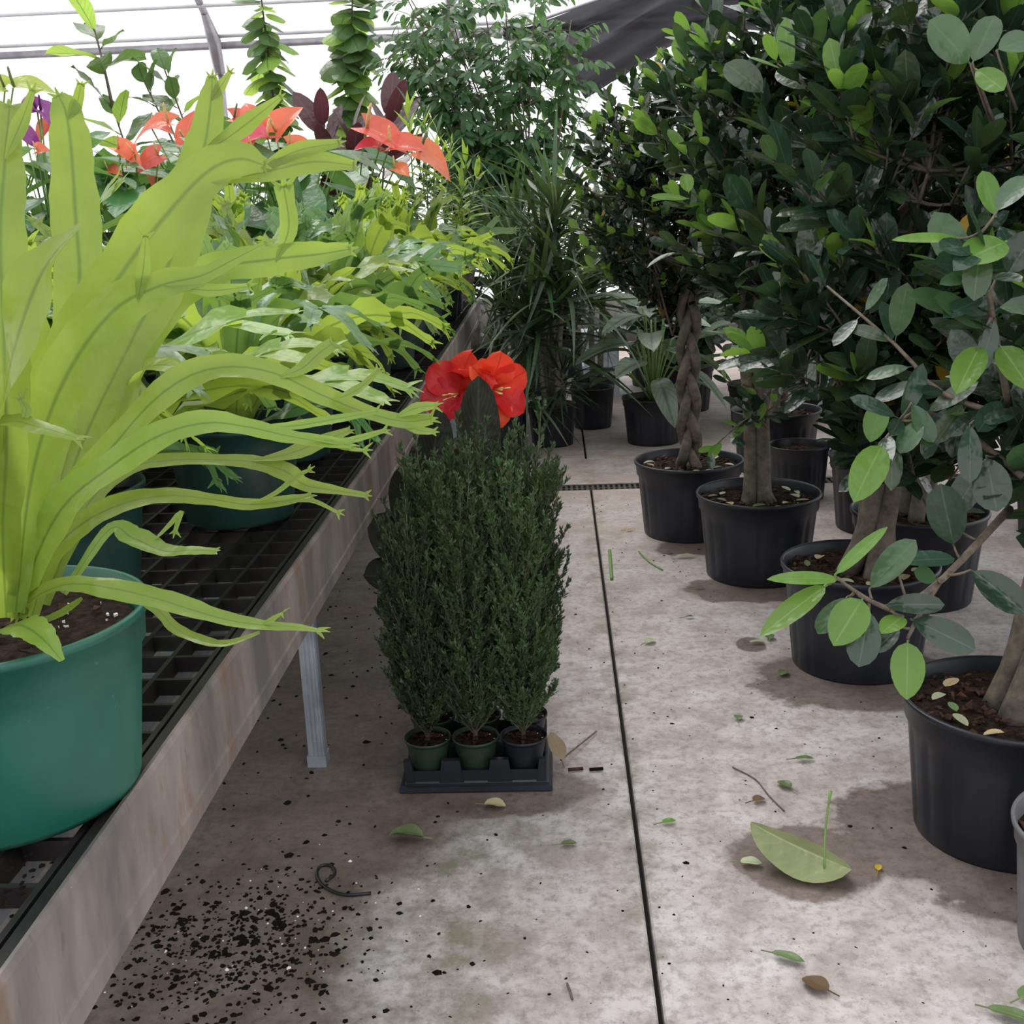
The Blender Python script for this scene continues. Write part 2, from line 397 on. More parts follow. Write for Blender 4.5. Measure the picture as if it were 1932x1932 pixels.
# ------------------------------------------------------------------ leaf shapes (base at origin, along +X, face up +Z)
PROF = {
    'obovate': lambda t: max(0, 1-abs(2*t**1.22-1)**2.3)**0.62,
    'ovate': lambda t: max(0, 1-abs(2*t**0.88-1)**2.0)**0.68,
    'heart': lambda t: sin(pi*min(1, t*.77+.23))**0.85 if t < 1 else 0,
    'strap': lambda t: max(0, 1-abs(2*t**1.05-1)**2.6)**0.6,
    'lance': lambda t: sin(pi*t**0.6)**0.8,
    'sword': lambda t: (0.75+0.25*min(1, t*6))*(1-t**3),
    'round': lambda t: sqrt(max(0, 1-(2*t-1)**2))**0.85,
}
def leaf_geo(shape, ln, wd, rows=6, fold=0.15, curl=0.15, cols=1, lobe=0.0, wave=0.0, petiole=0.0):
    """returns verts, faces, uvs ; cols = quads on each side of the midrib"""
    v = []; f = []; uv = []
    nc = 2*cols+1
    for i in range(rows+1):
        t = 0.5*i/rows + 0.25*(1-cos(pi*i/rows)) if shape not in ('sword', 'heart') else i/rows
        w = max(PROF[shape](t), 0.03 if i in (0, rows) else 0.05)*wd*0.5
        for j in range(nc):
            u = (j-cols)/cols
            x = ln*(t - lobe*abs(u)**1.3*(1-t)**3)
            z = -curl*ln*t*t + fold*abs(u)*w + wave*ln*sin(t*9+u*2)*abs(u)
            v.append((x+petiole, u*w, z + 0.0)); uv.append((0.5+u*0.5, t))
    for i in range(rows):
        for j in range(nc-1):
            a = i*nc+j
            f.append((a, a+nc, a+nc+1, a+1))
    if petiole > 0:
        b = len(v); r = ln*0.014+0.0008
        for x in (0.0, petiole+ln*0.02):
            for g in range(3):
                v.append((x, r*cos(g*2.094), r*sin(g*2.094))); uv.append((0.5, 0.0))
        for g in range(3):
            f.append((b+g, b+(g+1) % 3, b+3+(g+1) % 3, b+3+g))
    return v, f, uv

def leaf_mesh(name, mat, *a, **k):
    v, f, uv = leaf_geo(*a, **k)
    return MB().add(v, f, uv).mesh(name, mat)

def frame(d, up=(0, 0, 1), roll=0.0):
    """3x3 with X along d and Z near up"""
    x = Vector(d).normalized(); u = Vector(up)
    y = u.cross(x)
    if y.length < 1e-4: y = Vector((0, 1, 0)).cross(x)
    y.normalize(); z = x.cross(y)
    if roll:
        y, z = y*cos(roll)+z*sin(roll), z*cos(roll)-y*sin(roll)
    return x, y, z
def mat4(o, d, up=(0, 0, 1), roll=0.0, s=1.0):
    x, y, z = frame(d, up, roll)
    return Matrix(((x.x*s, y.x*s, z.x*s, o[0]), (x.y*s, y.y*s, z.y*s, o[1]), (x.z*s, y.z*s, z.z*s, o[2]), (0, 0, 0, 1)))

def spread_leaves(parent, leaves, keep=300, name='leaf', rest='foliage'):
    """leaves: (matrix relative to the thing, mesh). the ones showing largest become parts, the rest one stuff part"""
    o = Vector(parent.location)
    def score(l):
        p = proj(o + l[0].translation)
        if p is None: return 1e6
        out = max(0, -p[0], p[0]-1932, -p[1], p[1]-1932)
        return p[2] + out*0.02
    leaves = sorted(leaves, key=score)
    for (mx, me) in leaves[:keep]:
        c = link(name, me, parent); c.matrix_basis = mx
    others = leaves[keep:]
    if not others: return
    mats = []; V = []; F = []; U = []; MI = []; base = 0
    cache = {}
    for (mx, me) in others:
        if me.name not in cache:
            n = len(me.vertices); co = np.empty(n*3); me.vertices.foreach_get('co', co)
            fs = np.array([list(p.vertices) for p in me.polygons], np.int32)
            li = np.empty(len(me.loops), np.int32); me.loops.foreach_get('vertex_index', li)
            uvl = np.empty(len(me.loops)*2); me.uv_layers[0].data.foreach_get('uv', uvl)
            uvv = np.zeros((n, 2)); uvv[li] = uvl.reshape(-1, 2)
            if me.materials[0] not in mats: mats.append(me.materials[0])
            cache[me.name] = (co.reshape(-1, 3), fs, uvv, mats.index(me.materials[0]))
        co, fs, uvv, mi = cache[me.name]
        A = np.array(mx)
        V.append(co @ A[:3, :3].T + A[:3, 3]); F.append(fs+base); U.append(uvv); MI.append(np.full(len(fs), mi, np.int32)); base += len(co)
    V = np.vstack(V); F = np.vstack(F); U = np.vstack(U); MI = np.concatenate(MI)
    me = bpy.data.meshes.new(rest)
    me.vertices.add(len(V)); me.vertices.foreach_set('co', V.ravel())
    me.loops.add(F.size); me.loops.foreach_set('vertex_index', F.ravel().astype(np.int32))
    me.polygons.add(len(F)); me.polygons.foreach_set('loop_start', np.arange(0, F.size, 4, dtype=np.int32))
    me.update(calc_edges=True)
    for m in mats: me.materials.append(m)
    me.polygons.foreach_set('material_index', MI); me.polygons.foreach_set('use_smooth', np.ones(len(F), bool))
    ul = me.uv_layers.new(name='UVMap'); ul.data.foreach_set('uv', U[F.ravel()].astype(np.float32).ravel())
    me.validate()
    c = link(rest, me, parent); c['kind'] = 'stuff'

# ================================================================== THE PLACE
# ---- floor: slabs with recessed joints, drain
fl = MB().box(-9, 7.5, -2.5, 12, -0.06, -0.03).obj('floor', M['dark'], smooth=False)
tag(fl, 'stained grey concrete floor slabs with black joints', None, None, 'structure')
def slab(x0, x1, y0, y1, top=0.0):
    b = 0.004
    m = MB()
    v = [(x0, y0, -0.03), (x1, y0, -0.03), (x1, y1, -0.03), (x0, y1, -0.03),
         (x0, y0, top-b), (x1, y0, top-b), (x1, y1, top-b), (x0, y1, top-b),
         (x0+b, y0+b, top), (x1-b, y0+b, top), (x1-b, y1-b, top), (x0+b, y1-b, top)]
    f = [(8, 9, 10, 11)]
    for i in range(4):
        j = (i+1) % 4
        f += [(i, j, 4+j, 4+i), (4+i, 4+j, 8+j, 8+i)]
    m.add(v, f)
    return m.obj('concrete_slab', M['concrete'], fl, smooth=False)
J = 0.005
slab(-9, 0.14-J, -2.5, 5.185); slab(0.14+J, 7.5, -2.5, 5.185)
slab(-9, 7.5, 5.305, 5.86)
slab(-9, 0.135-J, 5.87, 12); slab(0.135+J, 7.5, 5.87, 12)

dr = empty('floor_drain', (0, 5.245, 0), 'narrow iron trench drain grate set across the concrete floor', 'drain')
MB().box(-3, 3, -0.058, -0.046, -0.03, -0.002).box(-3, 3, 0.046, 0.058, -0.03, -0.002).box(-3, 3, -0.006, 0.006, -0.026, -0.006).obj('drain_frame', M['iron'], dr, smooth=False)
bar = MB().box(-0.006, 0.006, -0.046, 0.046, -0.024, -0.004).mesh('drain_bar', M['iron'], False)
for i in range(110):
    link('grate_bar', bar, dr, (-1.0+i*0.025, 0, 0))

# ---- greenhouse shell: poly film, bows, purlins
YB, YF, ZE = 11.0, -2.4, 2.86
def roof_z(y):
    t = (y-YF)/(YB-YF)
    return ZE + 1.75*sin(pi*t)**0.85
def shell(name, v, f, lab):
    o = MB().add(v, f).obj(name, M['film'])
    return tag(o, lab, None, None, 'structure')
shell('wall_back', [(-9, YB+0.06, 0), (7.5, YB+0.06, 0), (7.5, YB+0.06, ZE), (-9, YB+0.06, ZE)], [(0, 1, 2, 3)], 'white translucent greenhouse film wall behind the plants')
shell('wall_front', [(-9, YF, 0), (7.5, YF, 0), (7.5, YF, ZE), (-9, YF, ZE)], [(0, 1, 2, 3)], 'white translucent greenhouse film wall opposite')
ys = [YF+(YB-YF)*i/24 for i in range(25)]
v = []
for y in ys: v += [(-9, y, roof_z(y)+0.05), (7.5, y, roof_z(y)+0.05)]
shell('ceiling', v, [(2*i, 2*i+1, 2*i+3, 2*i+2) for i in range(24)], 'white translucent film roof over arched pipes')
for nm, X in (('wall_left', -9), ('wall_right', 7.5)):
    v = []
    for y in ys: v += [(X, y, 0), (X, y, roof_z(y)+0.05)]
    shell(nm, v, [(2*i, 2*i+1, 2*i+3, 2*i+2) for i in range(24)], 'white translucent greenhouse film end wall')

tn = 0
def trim(mb, mat, lab):
    global tn
    tn += 1
    return tag(mb.obj('trim_%d' % tn, M[mat]), lab, None, None, 'structure')
for X in (-7.5, -5.3, -3.0, -0.85, 1.28, 3.5, 5.7):
    pts = [(X, y, roof_z(y)-0.02) for y in ys[::-1]]
    trim(MB().tube(pts, 0.035, 6), 'grey_post', 'grey arched roof pipe')
    mb = MB().tube([(X, YB, 0), (X, YB, ZE+0.02)], 0.03, 6)
    mb.tube([(X, YB-0.02, ZE-0.30), (X, YB-0.12, ZE-0.05), (X, YB-0.35, roof_z(YB-0.35)-0.05)], [0.05, 0.06, 0.03], 6)
    trim(mb, 'grey_post', 'slim grey side post meeting the arched roof pipe')
trim(MB().tube([(-9, YB-0.03, ZE+0.02), (7.5, YB-0.03, ZE+0.02)], 0.022, 6), 'white_metal', 'pale eave pipe along the film wall')
trim(MB().box(-9, 7.5, YB-0.02, YB+0.03, ZE-0.09, ZE-0.03), 'grey_post', 'grey eave channel along the film wall')
for y in (10.55, 8.2, 6.2, 4.2, 2.2, 0.2):
    trim(MB().tube([(-9, y, roof_z(y)-0.05), (7.5, y, roof_z(y)-0.05)], 0.02, 6), 'white_metal', 'white roof purlin pipe')
M['footing'] = simple_mat('footing_board', (0.16, 0.15, 0.14), 0.8)
trim(MB().box(-9, 7.5, YB-0.02, YB+0.05, 0, 0.45), 'footing', 'grey footing board along the film wall')

# ---- shade cloth hanging under the roof
def shade_cloth():
    mb = MB(); nx, nz = 44, 16
    v = []; f = []; uv = []
    rng = random.Random(4)
    for i in range(nx+1):
        s = i/nx
        X = -0.35 + s*4.6
        top = 2.62 + 0.02*sin(s*9) + 0.30*min(1.1, max(0, X+0.15))
        if X < 0.24: low = top - 0.07 - 0.50*max(0, (X+0.35)/0.59)**1.6
        elif X < 0.95: low = 2.06 + (X-0.24)/0.71*0.40
        else: low = 2.47 + 0.02*sin((X-0.95)*3) + 0.06*min(1, (X-0.95)/1.5)
        for j in range(nz+1):
            t = j/nz
            z = top + (low-top)*t
            y = 9.45 + 0.07*sin(t*7+s*6) + 0.06*sin(t*19+s*13) + 0.02*sin(t*37+s*29) + 0.10*sin(t*pi)*0.8
            if 0 < t < 1: z += 0.012*sin(s*40+t*9)
            if t == 1: z += rng.uniform(-0.012, 0.012)
            v.append((X, y, z)); uv.append((s, t))
    for i in range(nx):
        for j in range(nz):
            a = i*(nz+1)+j
            f.append((a, a+1, a+nz+2, a+nz+1))
    mb.add(v, f, uv)
    r = empty('shade_cloth', (0, 0, 0), 'black shade cloth bunched on a line under the film roof, ragged corner hanging', 'shade cloth')
    o = mb.obj('cloth', M['cloth'], r)
    sol = o.modifiers.new('thickness', 'SOLIDIFY'); sol.thickness = 0.004
    MB().tube([(-0.6, 9.45, 2.62), (-0.15, 9.45, 2.64), (0.95, 9.45, 2.95), (4.5, 9.45, 2.97)], 0.012, 6).obj('cable', M['grey_post'], r)
    mb = MB()
    for i in range(60):
        X = rng.uniform(0.15, 0.6); z = 2.06+abs(X-0.24)*0.56
        mb.tube([(X, 9.46, z+0.02), (X+rng.uniform(-.015, .015), 9.46, z-rng.uniform(.01, .045))], 0.0012, 3, cap=False)
    mb.obj('frayed_edge', M['cloth'], r)
shade_cloth()

# ---- bench
BT = 0.70
def rail_x(y):
    return -0.475 - 0.045*max(0, (y-3.6)/4.4)**1.5
bench = empty('plant_bench', (0, 0, 0), 'long bench with black plastic mesh top and weathered galvanised edge rail', 'bench')
BY0, BY1, BX0 = 0.35, 7.9, -2.45
def build_rail():
    mb = MB()
    prof = [(-0.005, BT-0.002), (0.0, BT+0.001), (0.002, BT-0.006), (0.002, BT-0.108), (0.0045, BT-0.112), (0.0025, BT-0.140), (-0.004, BT-0.143), (-0.03, BT-0.141)]
    n = 40; k = len(prof); v = []; f = []
    for i in range(n+1):
        y = BY0+(BY1-BY0)*i/n
        for (dx, z) in prof: v.append((rail_x(y)+dx, y, z))
    for i in range(n):
        for j in range(k-1):
            a = i*k+j
            f.append((a, a+k, a+k+1, a+1))
    mb.add(v, f)
    o = mb.obj('edge_rail', M['rail'], bench, smooth=False)
    s = o.modifiers.new('thickness', 'SOLIDIFY'); s.thickness = 0.003; s.offset = 0
    o['label'] = 'weathered galvanised edge rail with rust streaks'
build_rail()
mb = MB()
for i in range(20):
    ya, yb = BY0+(BY1-BY0)*i/20, BY0+(BY1-BY0)*(i+1)/20
    xa, xb = rail_x(ya), rail_x(yb)
    v = [(xa-.022, ya, BT-.006), (xa-.007, ya, BT-.006), (xb-.007, yb, BT-.006), (xb-.022, yb, BT-.006)]
    v += [(a_, b_, BT-.04) for (a_, b_, c_) in v]
    mb.add(v, [(0, 1, 2, 3), (4, 7, 6, 5), (0, 4, 5, 1), (2, 6, 7, 3), (0, 3, 7, 4), (1, 5, 6, 2)])
mb.obj('edge_strip', M['grate'], bench, smooth=False)
lb = MB().box(-0.0035, 0.0035, BY0, BY1, -0.028, 0.0).mesh('long_slat', M['grate'], False)
x = -0.508
while x > BX0:
    link('long_slat', lb, bench, (x, 0, BT-0.010)); x -= 0.060
cb = MB().box(BX0, -0.508, -0.0035, 0.0035, -0.024, -0.001).mesh('cross_slat', M['grate'], False)
y = BY0+0.02
while y < BY1:
    link('cross_slat', cb, bench, (0, y, BT-0.010)); y += 0.082
for X in (-0.60, -1.45, -2.3):
    MB().box(X-0.02, X+0.02, BY0, BY1, BT-0.085, BT-0.040).obj('support_beam', M['steel'], bench, smooth=False)
y = 1.27
while y < BY1:
    MB().box(BX0, -0.50, y-0.02, y+0.02, BT-0.125, BT-0.0855).obj('cross_beam', M['steel'], bench, smooth=False); y += 1.25
for Y in (0.6, 2.515, 4.5, 6.5, 7.8):
    for X in (-0.611, -2.3):
        mb = MB()
        w = 0.019
        # ribbed square tube: small ridges on every face
        mb.box(X-w, X+w, Y-w, Y+w, 0.02, BT-0.086)
        for d in (-0.010, 0.0, 0.010):
            mb.box(X+d-0.003, X+d+0.003, Y-w-0.002, Y+w+0.002, 0.022, BT-0.2)
            mb.box(X-w-0.002, X+w+0.002, Y+d-0.003, Y+d+0.003, 0.022, BT-0.2)
        lg = mb.obj('leg', M['steel'], bench, smooth=False)
        MB().box(X-0.026, X+0.026, Y-0.026, Y+0.026, BT-0.22, BT-0.086).obj('leg_bracket', M['steel'], lg, smooth=False)
        MB().box(X-0.023, X+0.023, Y-0.023, Y+0.023, 0.0, 0.03).obj('leg_foot', M['steel'], lg, smooth=False)

# ---- keeping leaves out of pots and the bench
OBST = [  # upright cylinders: x, y, radius, bottom, top
    (-0.30, 6.1, .15, 0, .26), (0.52, 6.25, .19, 0, .27), (0.20, 6.75, .15, 0, .26), (-0.04, 6.27, .15, 0, .23), (-0.33, 6.85, .15, 0, .23), (0.22, 7.1, .15, 0, .23),
    (-0.64, 6.4, .13, BT, BT+.19), (-0.64, 6.85, .12, BT, BT+.32), (-0.73, 6.0, .13, BT, BT+.19), (-1.0, 5.75, .13, BT, BT+.19), (-1.15, 5.2, .13, BT, BT+.19), (0.78, 7.8, .23, 0, .32), (0.30, 7.9, .19, 0, .46)]
for _y in (2.85, 3.4, 3.95, 4.5, 5.05, 5.6): OBST.append((-0.69, _y, .15, BT, BT+.21))
for _y in (1.95, 2.55, 3.15, 3.75, 4.35): OBST.append((-1.16, _y, .15, BT, BT+.21))
for _y in (2.3, 2.95, 3.6): OBST.append((-1.62, _y, .15, BT, BT+.21))
_vc = {}
def blocked(mx, me, skip=None, bench_side=None):
    """does this leaf mesh enter a pot, the bench top or (bench_side) the plants above the bench"""
    if me.name not in _vc:
        co = np.empty(len(me.vertices)*3); me.vertices.foreach_get('co', co); _vc[me.name] = co.reshape(-1, 3)
    A = np.array(mx); V = _vc[me.name] @ A[:3, :3].T + A[:3, 3]
    # add points between consecutive rows
    V = np.vstack([V, (V[:-1]+V[1:])/2])
    for (x_, y_, r_, z0, z1) in OBST:
        if skip is not None and abs(x_-skip[0]) < .04 and abs(y_-skip[1]) < .04: continue
        if (((V[:, 0]-x_)**2+(V[:, 1]-y_)**2 < r_*r_) & (V[:, 2] > z0) & (V[:, 2] < z1)).any(): return True
    if ((V[:, 0] < -0.455) & (V[:, 1] < BY1+.02) & (V[:, 2] < (bench_side or BT)) & (V[:, 2] > BT-.16)).any(): return True
    if bench_side and ((V[:, 0] < -0.455) & (V[:, 1] < BY1+.02) & (V[:, 2] < bench_side)).any(): return True
    return False

# ---- pots
def pot_mesh(name, mat, r1, r0, h, flutes=0, collar=0.2, n=48, wall=0.006):
    lip = 0.035*h+0.004
    rc = r1*0.985
    prof = [(r0*0.9, 0.004), (r0, 0.0), (r0*1.01, 0.006)]
    zc = h*(1-collar)
    for i in range(1, 7):
        t = i/6; prof.append((r0*1.01+(rc*0.955-r0*1.01)*t, 0.006+(zc-0.006)*t))
    prof += [(rc*0.985, zc+0.006), (rc, h-lip), (r1*1.012, h-lip*0.9), (r1*1.018, h-lip*0.3), (r1*1.008, h), (r1*0.985, h), (r1*0.975, h-lip*0.4), (r1*0.955, h-lip), (rc*0.93, zc), (r0*0.93, h*0.3)]
    fl_ = None
    if flutes:
        def fl_(g, z):
            if z > zc-0.004 or z < 0.012: return 0
            s = (g*flutes/(2*pi)) % 1
            return -0.018 if s < 0.28 else 0.0
    return MB().lathe(prof, n if not flutes else 120, flute=fl_).mesh(name, mat)

def soil_mesh(name, r, seed, chips=0, white=0):
    rng = random.Random(seed); mb = MB()
    v = [(0, 0, 0.004)]; f = []
    R_, S_ = 7, 28
    for i in range(1, R_+1):
        for j in range(S_):
            g = 2*pi*j/S_; rr = r*i/R_
            v.append((rr*cos(g), rr*sin(g), rng.uniform(-0.004, 0.006)*(r/0.2)))
    for j in range(S_): f.append((0, 1+j, 1+(j+1) % S_))
    for i in range(R_-1):
        for j in range(S_):
            a = 1+i*S_
            f.append((a+j, a+S_+j, a+S_+(j+1) % S_, a+(j+1) % S_))
    mb.add(v, f)
    def flake(m, lo, hi):
        rr = r*sqrt(rng.random())*0.96; g = rng.uniform(0, 2*pi); a = rng.uniform(0, pi); l = rng.uniform(lo, hi); w = l*rng.uniform(.25, .6)
        cx, cy, z = rr*cos(g), rr*sin(g), rng.uniform(.003, .009)*(r/0.2)
        q = []
        for (p, s_) in ((-1, -.6), (1, -1), (.8, 1), (-.9, .7)):
            q.append((cx+cos(a)*l*p*.5-sin(a)*w*s_*.5, cy+sin(a)*l*p*.5+cos(a)*w*s_*.5, z+rng.uniform(0, .008)*(l/0.02)))
        q += [(x_, y_, z_-0.0025) for (x_, y_, z_) in q]
        mb.add(q, [(0, 1, 2, 3), (0, 4, 5, 1), (1, 5, 6, 2), (2, 6, 7, 3), (3, 7, 4, 0)], m=m)
    for _ in range(chips): flake(1, 0.008, 0.03)
    for _ in range(white): flake(2, 0.002, 0.005)
    return mb.mesh(name, [M['soil'], M['mulch'], M['perlite']], False)

PH, PR = 0.30, 0.213
pot_big = pot_mesh('nursery_pot', M['pot_black'], PR, 0.176, PH, flutes=20)
def big_pot(t, seed, s=1.0):
    p = link('pot', pot_big, t); p.scale = (s, s, s); p.rotation_euler.z = seed*0.7
    so = link('soil', soil_mesh('soil', PR*0.945*s, seed, 170, 8), t, (0, 0, (PH-0.035)*s))
    return p

# ---- branching trees
def curve_pts(a, b, sag, n=6, side=None):
    a = Vector(a); b = Vector(b)
    mid = (a+b)/2 + Vector((0, 0, sag)) + (side or Vector())
    return [a*(1-t)**2 + mid*2*t*(1-t) + b*t*t for t in [i/(n-1) for i in range(n)]]

def ficus_canopy(t, seed, trunk_top, zlo, cen, rad, ntw, kinds, lsize, keep, nl=(9, 14), twl=(0.14, 0.26), young=0.12, extra=None, leafup=0.25, tight=False, cut=None):
    """branches + leaves relative to the thing's origin. kinds = dict of leaf meshes"""
    rng = random.Random(seed)
    br = MB(); leaves = list(extra or [])
    tt = Vector(trunk_top); cen = Vector(cen)
    limbs = []
    nlimb = 9
    for i in range(nlimb):
        g = 2*pi*i/nlimb*1.618*2 + rng.uniform(-.3, .3)
        e = cen + Vector((cos(g)*rad[0]*rng.uniform(.35, .6), sin(g)*rad[1]*rng.uniform(.35, .6), rad[2]*rng.uniform(-.55, .6)))
        s0 = Vector((tt.x, tt.y, zlo+(tt.z-zlo)*rng.uniform(.3, 1.0)))
        pts = curve_pts(s0, e, rng.uniform(-.02, .08), 7)
        limbs.append(pts)
        br.tube(pts, [0.013*(1-k/9) for k in range(7)], 5)
    for k in range(ntw):
        while True:
            q = Vector((rng.uniform(-1, 1), rng.uniform(-1, 1), rng.uniform(-1, 1)))
            if 0.45 < q.length < 1.0: break
        if q.y > 0.3 and rng.random() < 0.45: q.y = -q.y
        tip = cen + Vector((q.x*rad[0], q.y*rad[1], q.z*rad[2]))
        if cut and not cut(tip): continue
        out = Vector((q.x, q.y, q.z*0.4 + 0.55)).normalized()
        out = (out + Vector((rng.uniform(-.35, .35), rng.uniform(-.35, .35), rng.uniform(-.2, .3)))).normalized()
        L_ = rng.uniform(*twl)
        b0 = tip - out*L_
        lp = min((p for l in limbs for p in l[2:]), key=lambda p: (p-b0).length)
        c1 = curve_pts(lp, b0, -0.01, 4)
        br.tube(c1, [0.0065, 0.0055, 0.0045, 0.004], 4, cap=False)
        c2 = curve_pts(b0, tip, 0.015, 5)
        br.tube(c2, [0.004, 0.0035, 0.003, 0.0025, 0.002], 4)
        n = rng.randint(*nl); ph = rng.uniform(0, 6.28)
        isy = rng.random() < young*2.2
        x, y, z = frame(out)
        for i in range(n):
            f_ = i/(n-1)
            p = c2[0].lerp(c2[-1], f_) if True else None
            a = ph + i*2.4
            radial = y*cos(a)+z*sin(a)
            d = radial*(1.0-0.55*f_) + out*(0.30+0.75*f_) + Vector((0, 0, leafup)) + Vector((rng.uniform(-.2, .2), rng.uniform(-.2, .2), rng.uniform(-.2, .2)))
            if isy and f_ > 0.75: km = 'young'
            elif rng.random() < 0.30: km = 'mid'
            else: km = 'dark'
            if rng.random() < 0.004: km = 'yellow'
            s = lsize*rng.uniform(.75, 1.15)*(0.75 if f_ > 0.9 else 1.0)
            upv = out*0.7 + Vector((0, 0, 0.8)) + Vector((rng.uniform(-.3, .3), rng.uniform(-.3, .3), 0))
            leaves.append((mat4(p, d, upv, rng.uniform(-.4, .4), s), rng.choice(kinds[km])))
    br.obj('branches', M['twig'], t)
    spread_leaves(t, leaves, keep)

def kinds_for(shape, w, pre, **kw):
    out = {}
    for key, m in (('dark', 'fic_dark'), ('mid', 'fic_mid'), ('young', 'fic_young'), ('yellow', 'fic_yellow')):
        out[key] = [leaf_mesh(pre+'_leaf', M[m], shape, 1.0, w*a, rows=6, fold=f_, curl=c, cols=1, petiole=0.12) for (a, f_, c) in ((1, .18, .10), (.9, .3, .2), (1.08, .08, .04))]
    return out
K_BIG = kinds_for('obovate', 0.42, 'ficus')
K_SMALL = kinds_for('ovate', 0.52, 'small_ficus')

def fused_trunk(t, base, stems, mat='bark', name='trunk', n=12):
    """stems: list of (list of points, radius list)"""
    mb = MB()
    for pts, r in stems:
        c = crom([(*p, q) for p, q in zip(pts, r)], n)
        mb.tube([tuple(p[:3]) for p in c], [p[3] for p in c], 9)
    return mb.obj(name, M[mat], t)

# traced leaves: pixel base, pixel tip, width in pixels, distance, class
def traced(t, rows, tilt=0.35, rng=random.Random(5)):
    out = []
    o = Vector(t.location)
    for (bx, by, tx, ty, wpx, D, dD, cls, cl) in rows:
        b = CAM + ray(bx, by)*D; e = CAM + ray(tx, ty)*(D+dD)
        ln = (e-b).length; wd = wpx*D/FPX
        me = leaf_mesh('leaf', M[cls], 'obovate' if cl != 'ovate' else 'ovate', ln, wd, rows=8, fold=0.16, curl=0.06, cols=2, petiole=0.004)
        view = (CAM-b).normalized()
        up = view*0.75 + Vector((0, 0, 0.6)) + Vector((rng.uniform(-.3, .3), 0, 0))
        out.append((mat4(b-o, e-b, up), me))
    return out

# --- T1: braided trunk, small leaves
t = empty('braided_ficus', (0.51, 4.45, 0), 'small-leaved ficus with a slim braided trunk in a black pot', 'potted tree')
big_pot(t, 1)
mb = MB()
for k in range(3):
    pts = []
    for i in range(41):
        z = 0.25+0.80*i/40; a = i/40*2*pi*1.75 + k*2*pi/3
        A = 0.030 if z > 0.3 else 0.036
        pts.append((A*sin(a)+0.004*sin(z*7), 0.024*sin(2*a)-0.01, z))
    mb = MB().tube(pts, [0.021-0.004*i/40 for i in range(41)], 10)
    o = mb.obj('braided_stem', M['bark'], t)
ficus_canopy(t, 11, (0.0, 0, 1.35), 1.0, (-0.06, 0.05, 1.36), (0.43, 0.40, 0.48), 300, K_SMALL, 0.055, 300, (10, 15), (0.12, 0.22), 0.2)

# --- T2: three fused straight stems
t = empty('fused_stem_ficus', (0.69, 3.90, 0), 'ficus with three straight fused grey stems, chip-mulched black pot in full view', 'potted tree')
big_pot(t, 2)
st = []
for k, (dx, dy) in enumerate(((-0.03, -0.02), (0.012, -0.03), (0.02, 0.02))):
    st.append(([(dx*1.35, dy*1.35, 0.25), (dx, dy, 0.34), (dx*.9-.01, dy, 0.6), (dx*1.0-.03, dy, 0.85), (dx*.7-.03, dy*.7, 1.3)], [0.03, 0.026, 0.024, 0.021, 0.012]))
st.append(([(0.055, -0.03, 0.262), (0.03, -0.03, 0.31), (0.02, -0.025, 0.40)], [0.008, 0.009, 0.008]))
fused_trunk(t, None, st)
low = []
rngl = random.Random(8)
mbs = MB()
for (sx_, sy_, ex_, ey_, n_) in ((1440, 770, 1340, 850, 9), (1420, 800, 1560, 700, 12), (1450, 810, 1400, 770, 8), (1440, 760, 1480, 700, 8), (1430, 740, 1370, 720, 9)):
    a = at_y(sx_, sy_, 3.86)-Vector(t.location); b = at_y(ex_, ey_, 3.74)-Vector(t.location)
    c = curve_pts(a, b, 0.02, 6)
    mbs.tube(c, [0.004, 0.0035, 0.003, 0.003, 0.0025, 0.002], 5)
    for i in range(n_):
        p = c[0].lerp(c[-1], (i+1)/n_); d = (b-a).normalized()*.4 + Vector((rngl.uniform(-1, 1), rngl.uniform(-1, .2), rngl.uniform(-.9, .8)))
        low.append((mat4(p, d, (rngl.uniform(-.4, .4), -.6, .7), 0, rngl.uniform(.05, .085)), rngl.choice(K_BIG[rngl.choice(['mid', 'dark', 'dark', 'young'])])))
mbs.obj('low_shoot', M['twig'], t)
ficus_canopy(t, 12, (-0.03, 0, 1.35), 0.9, (0.06, 0.0, 1.46), (0.46, 0.42, 0.62), 210, K_BIG, 0.10, 300, extra=low)

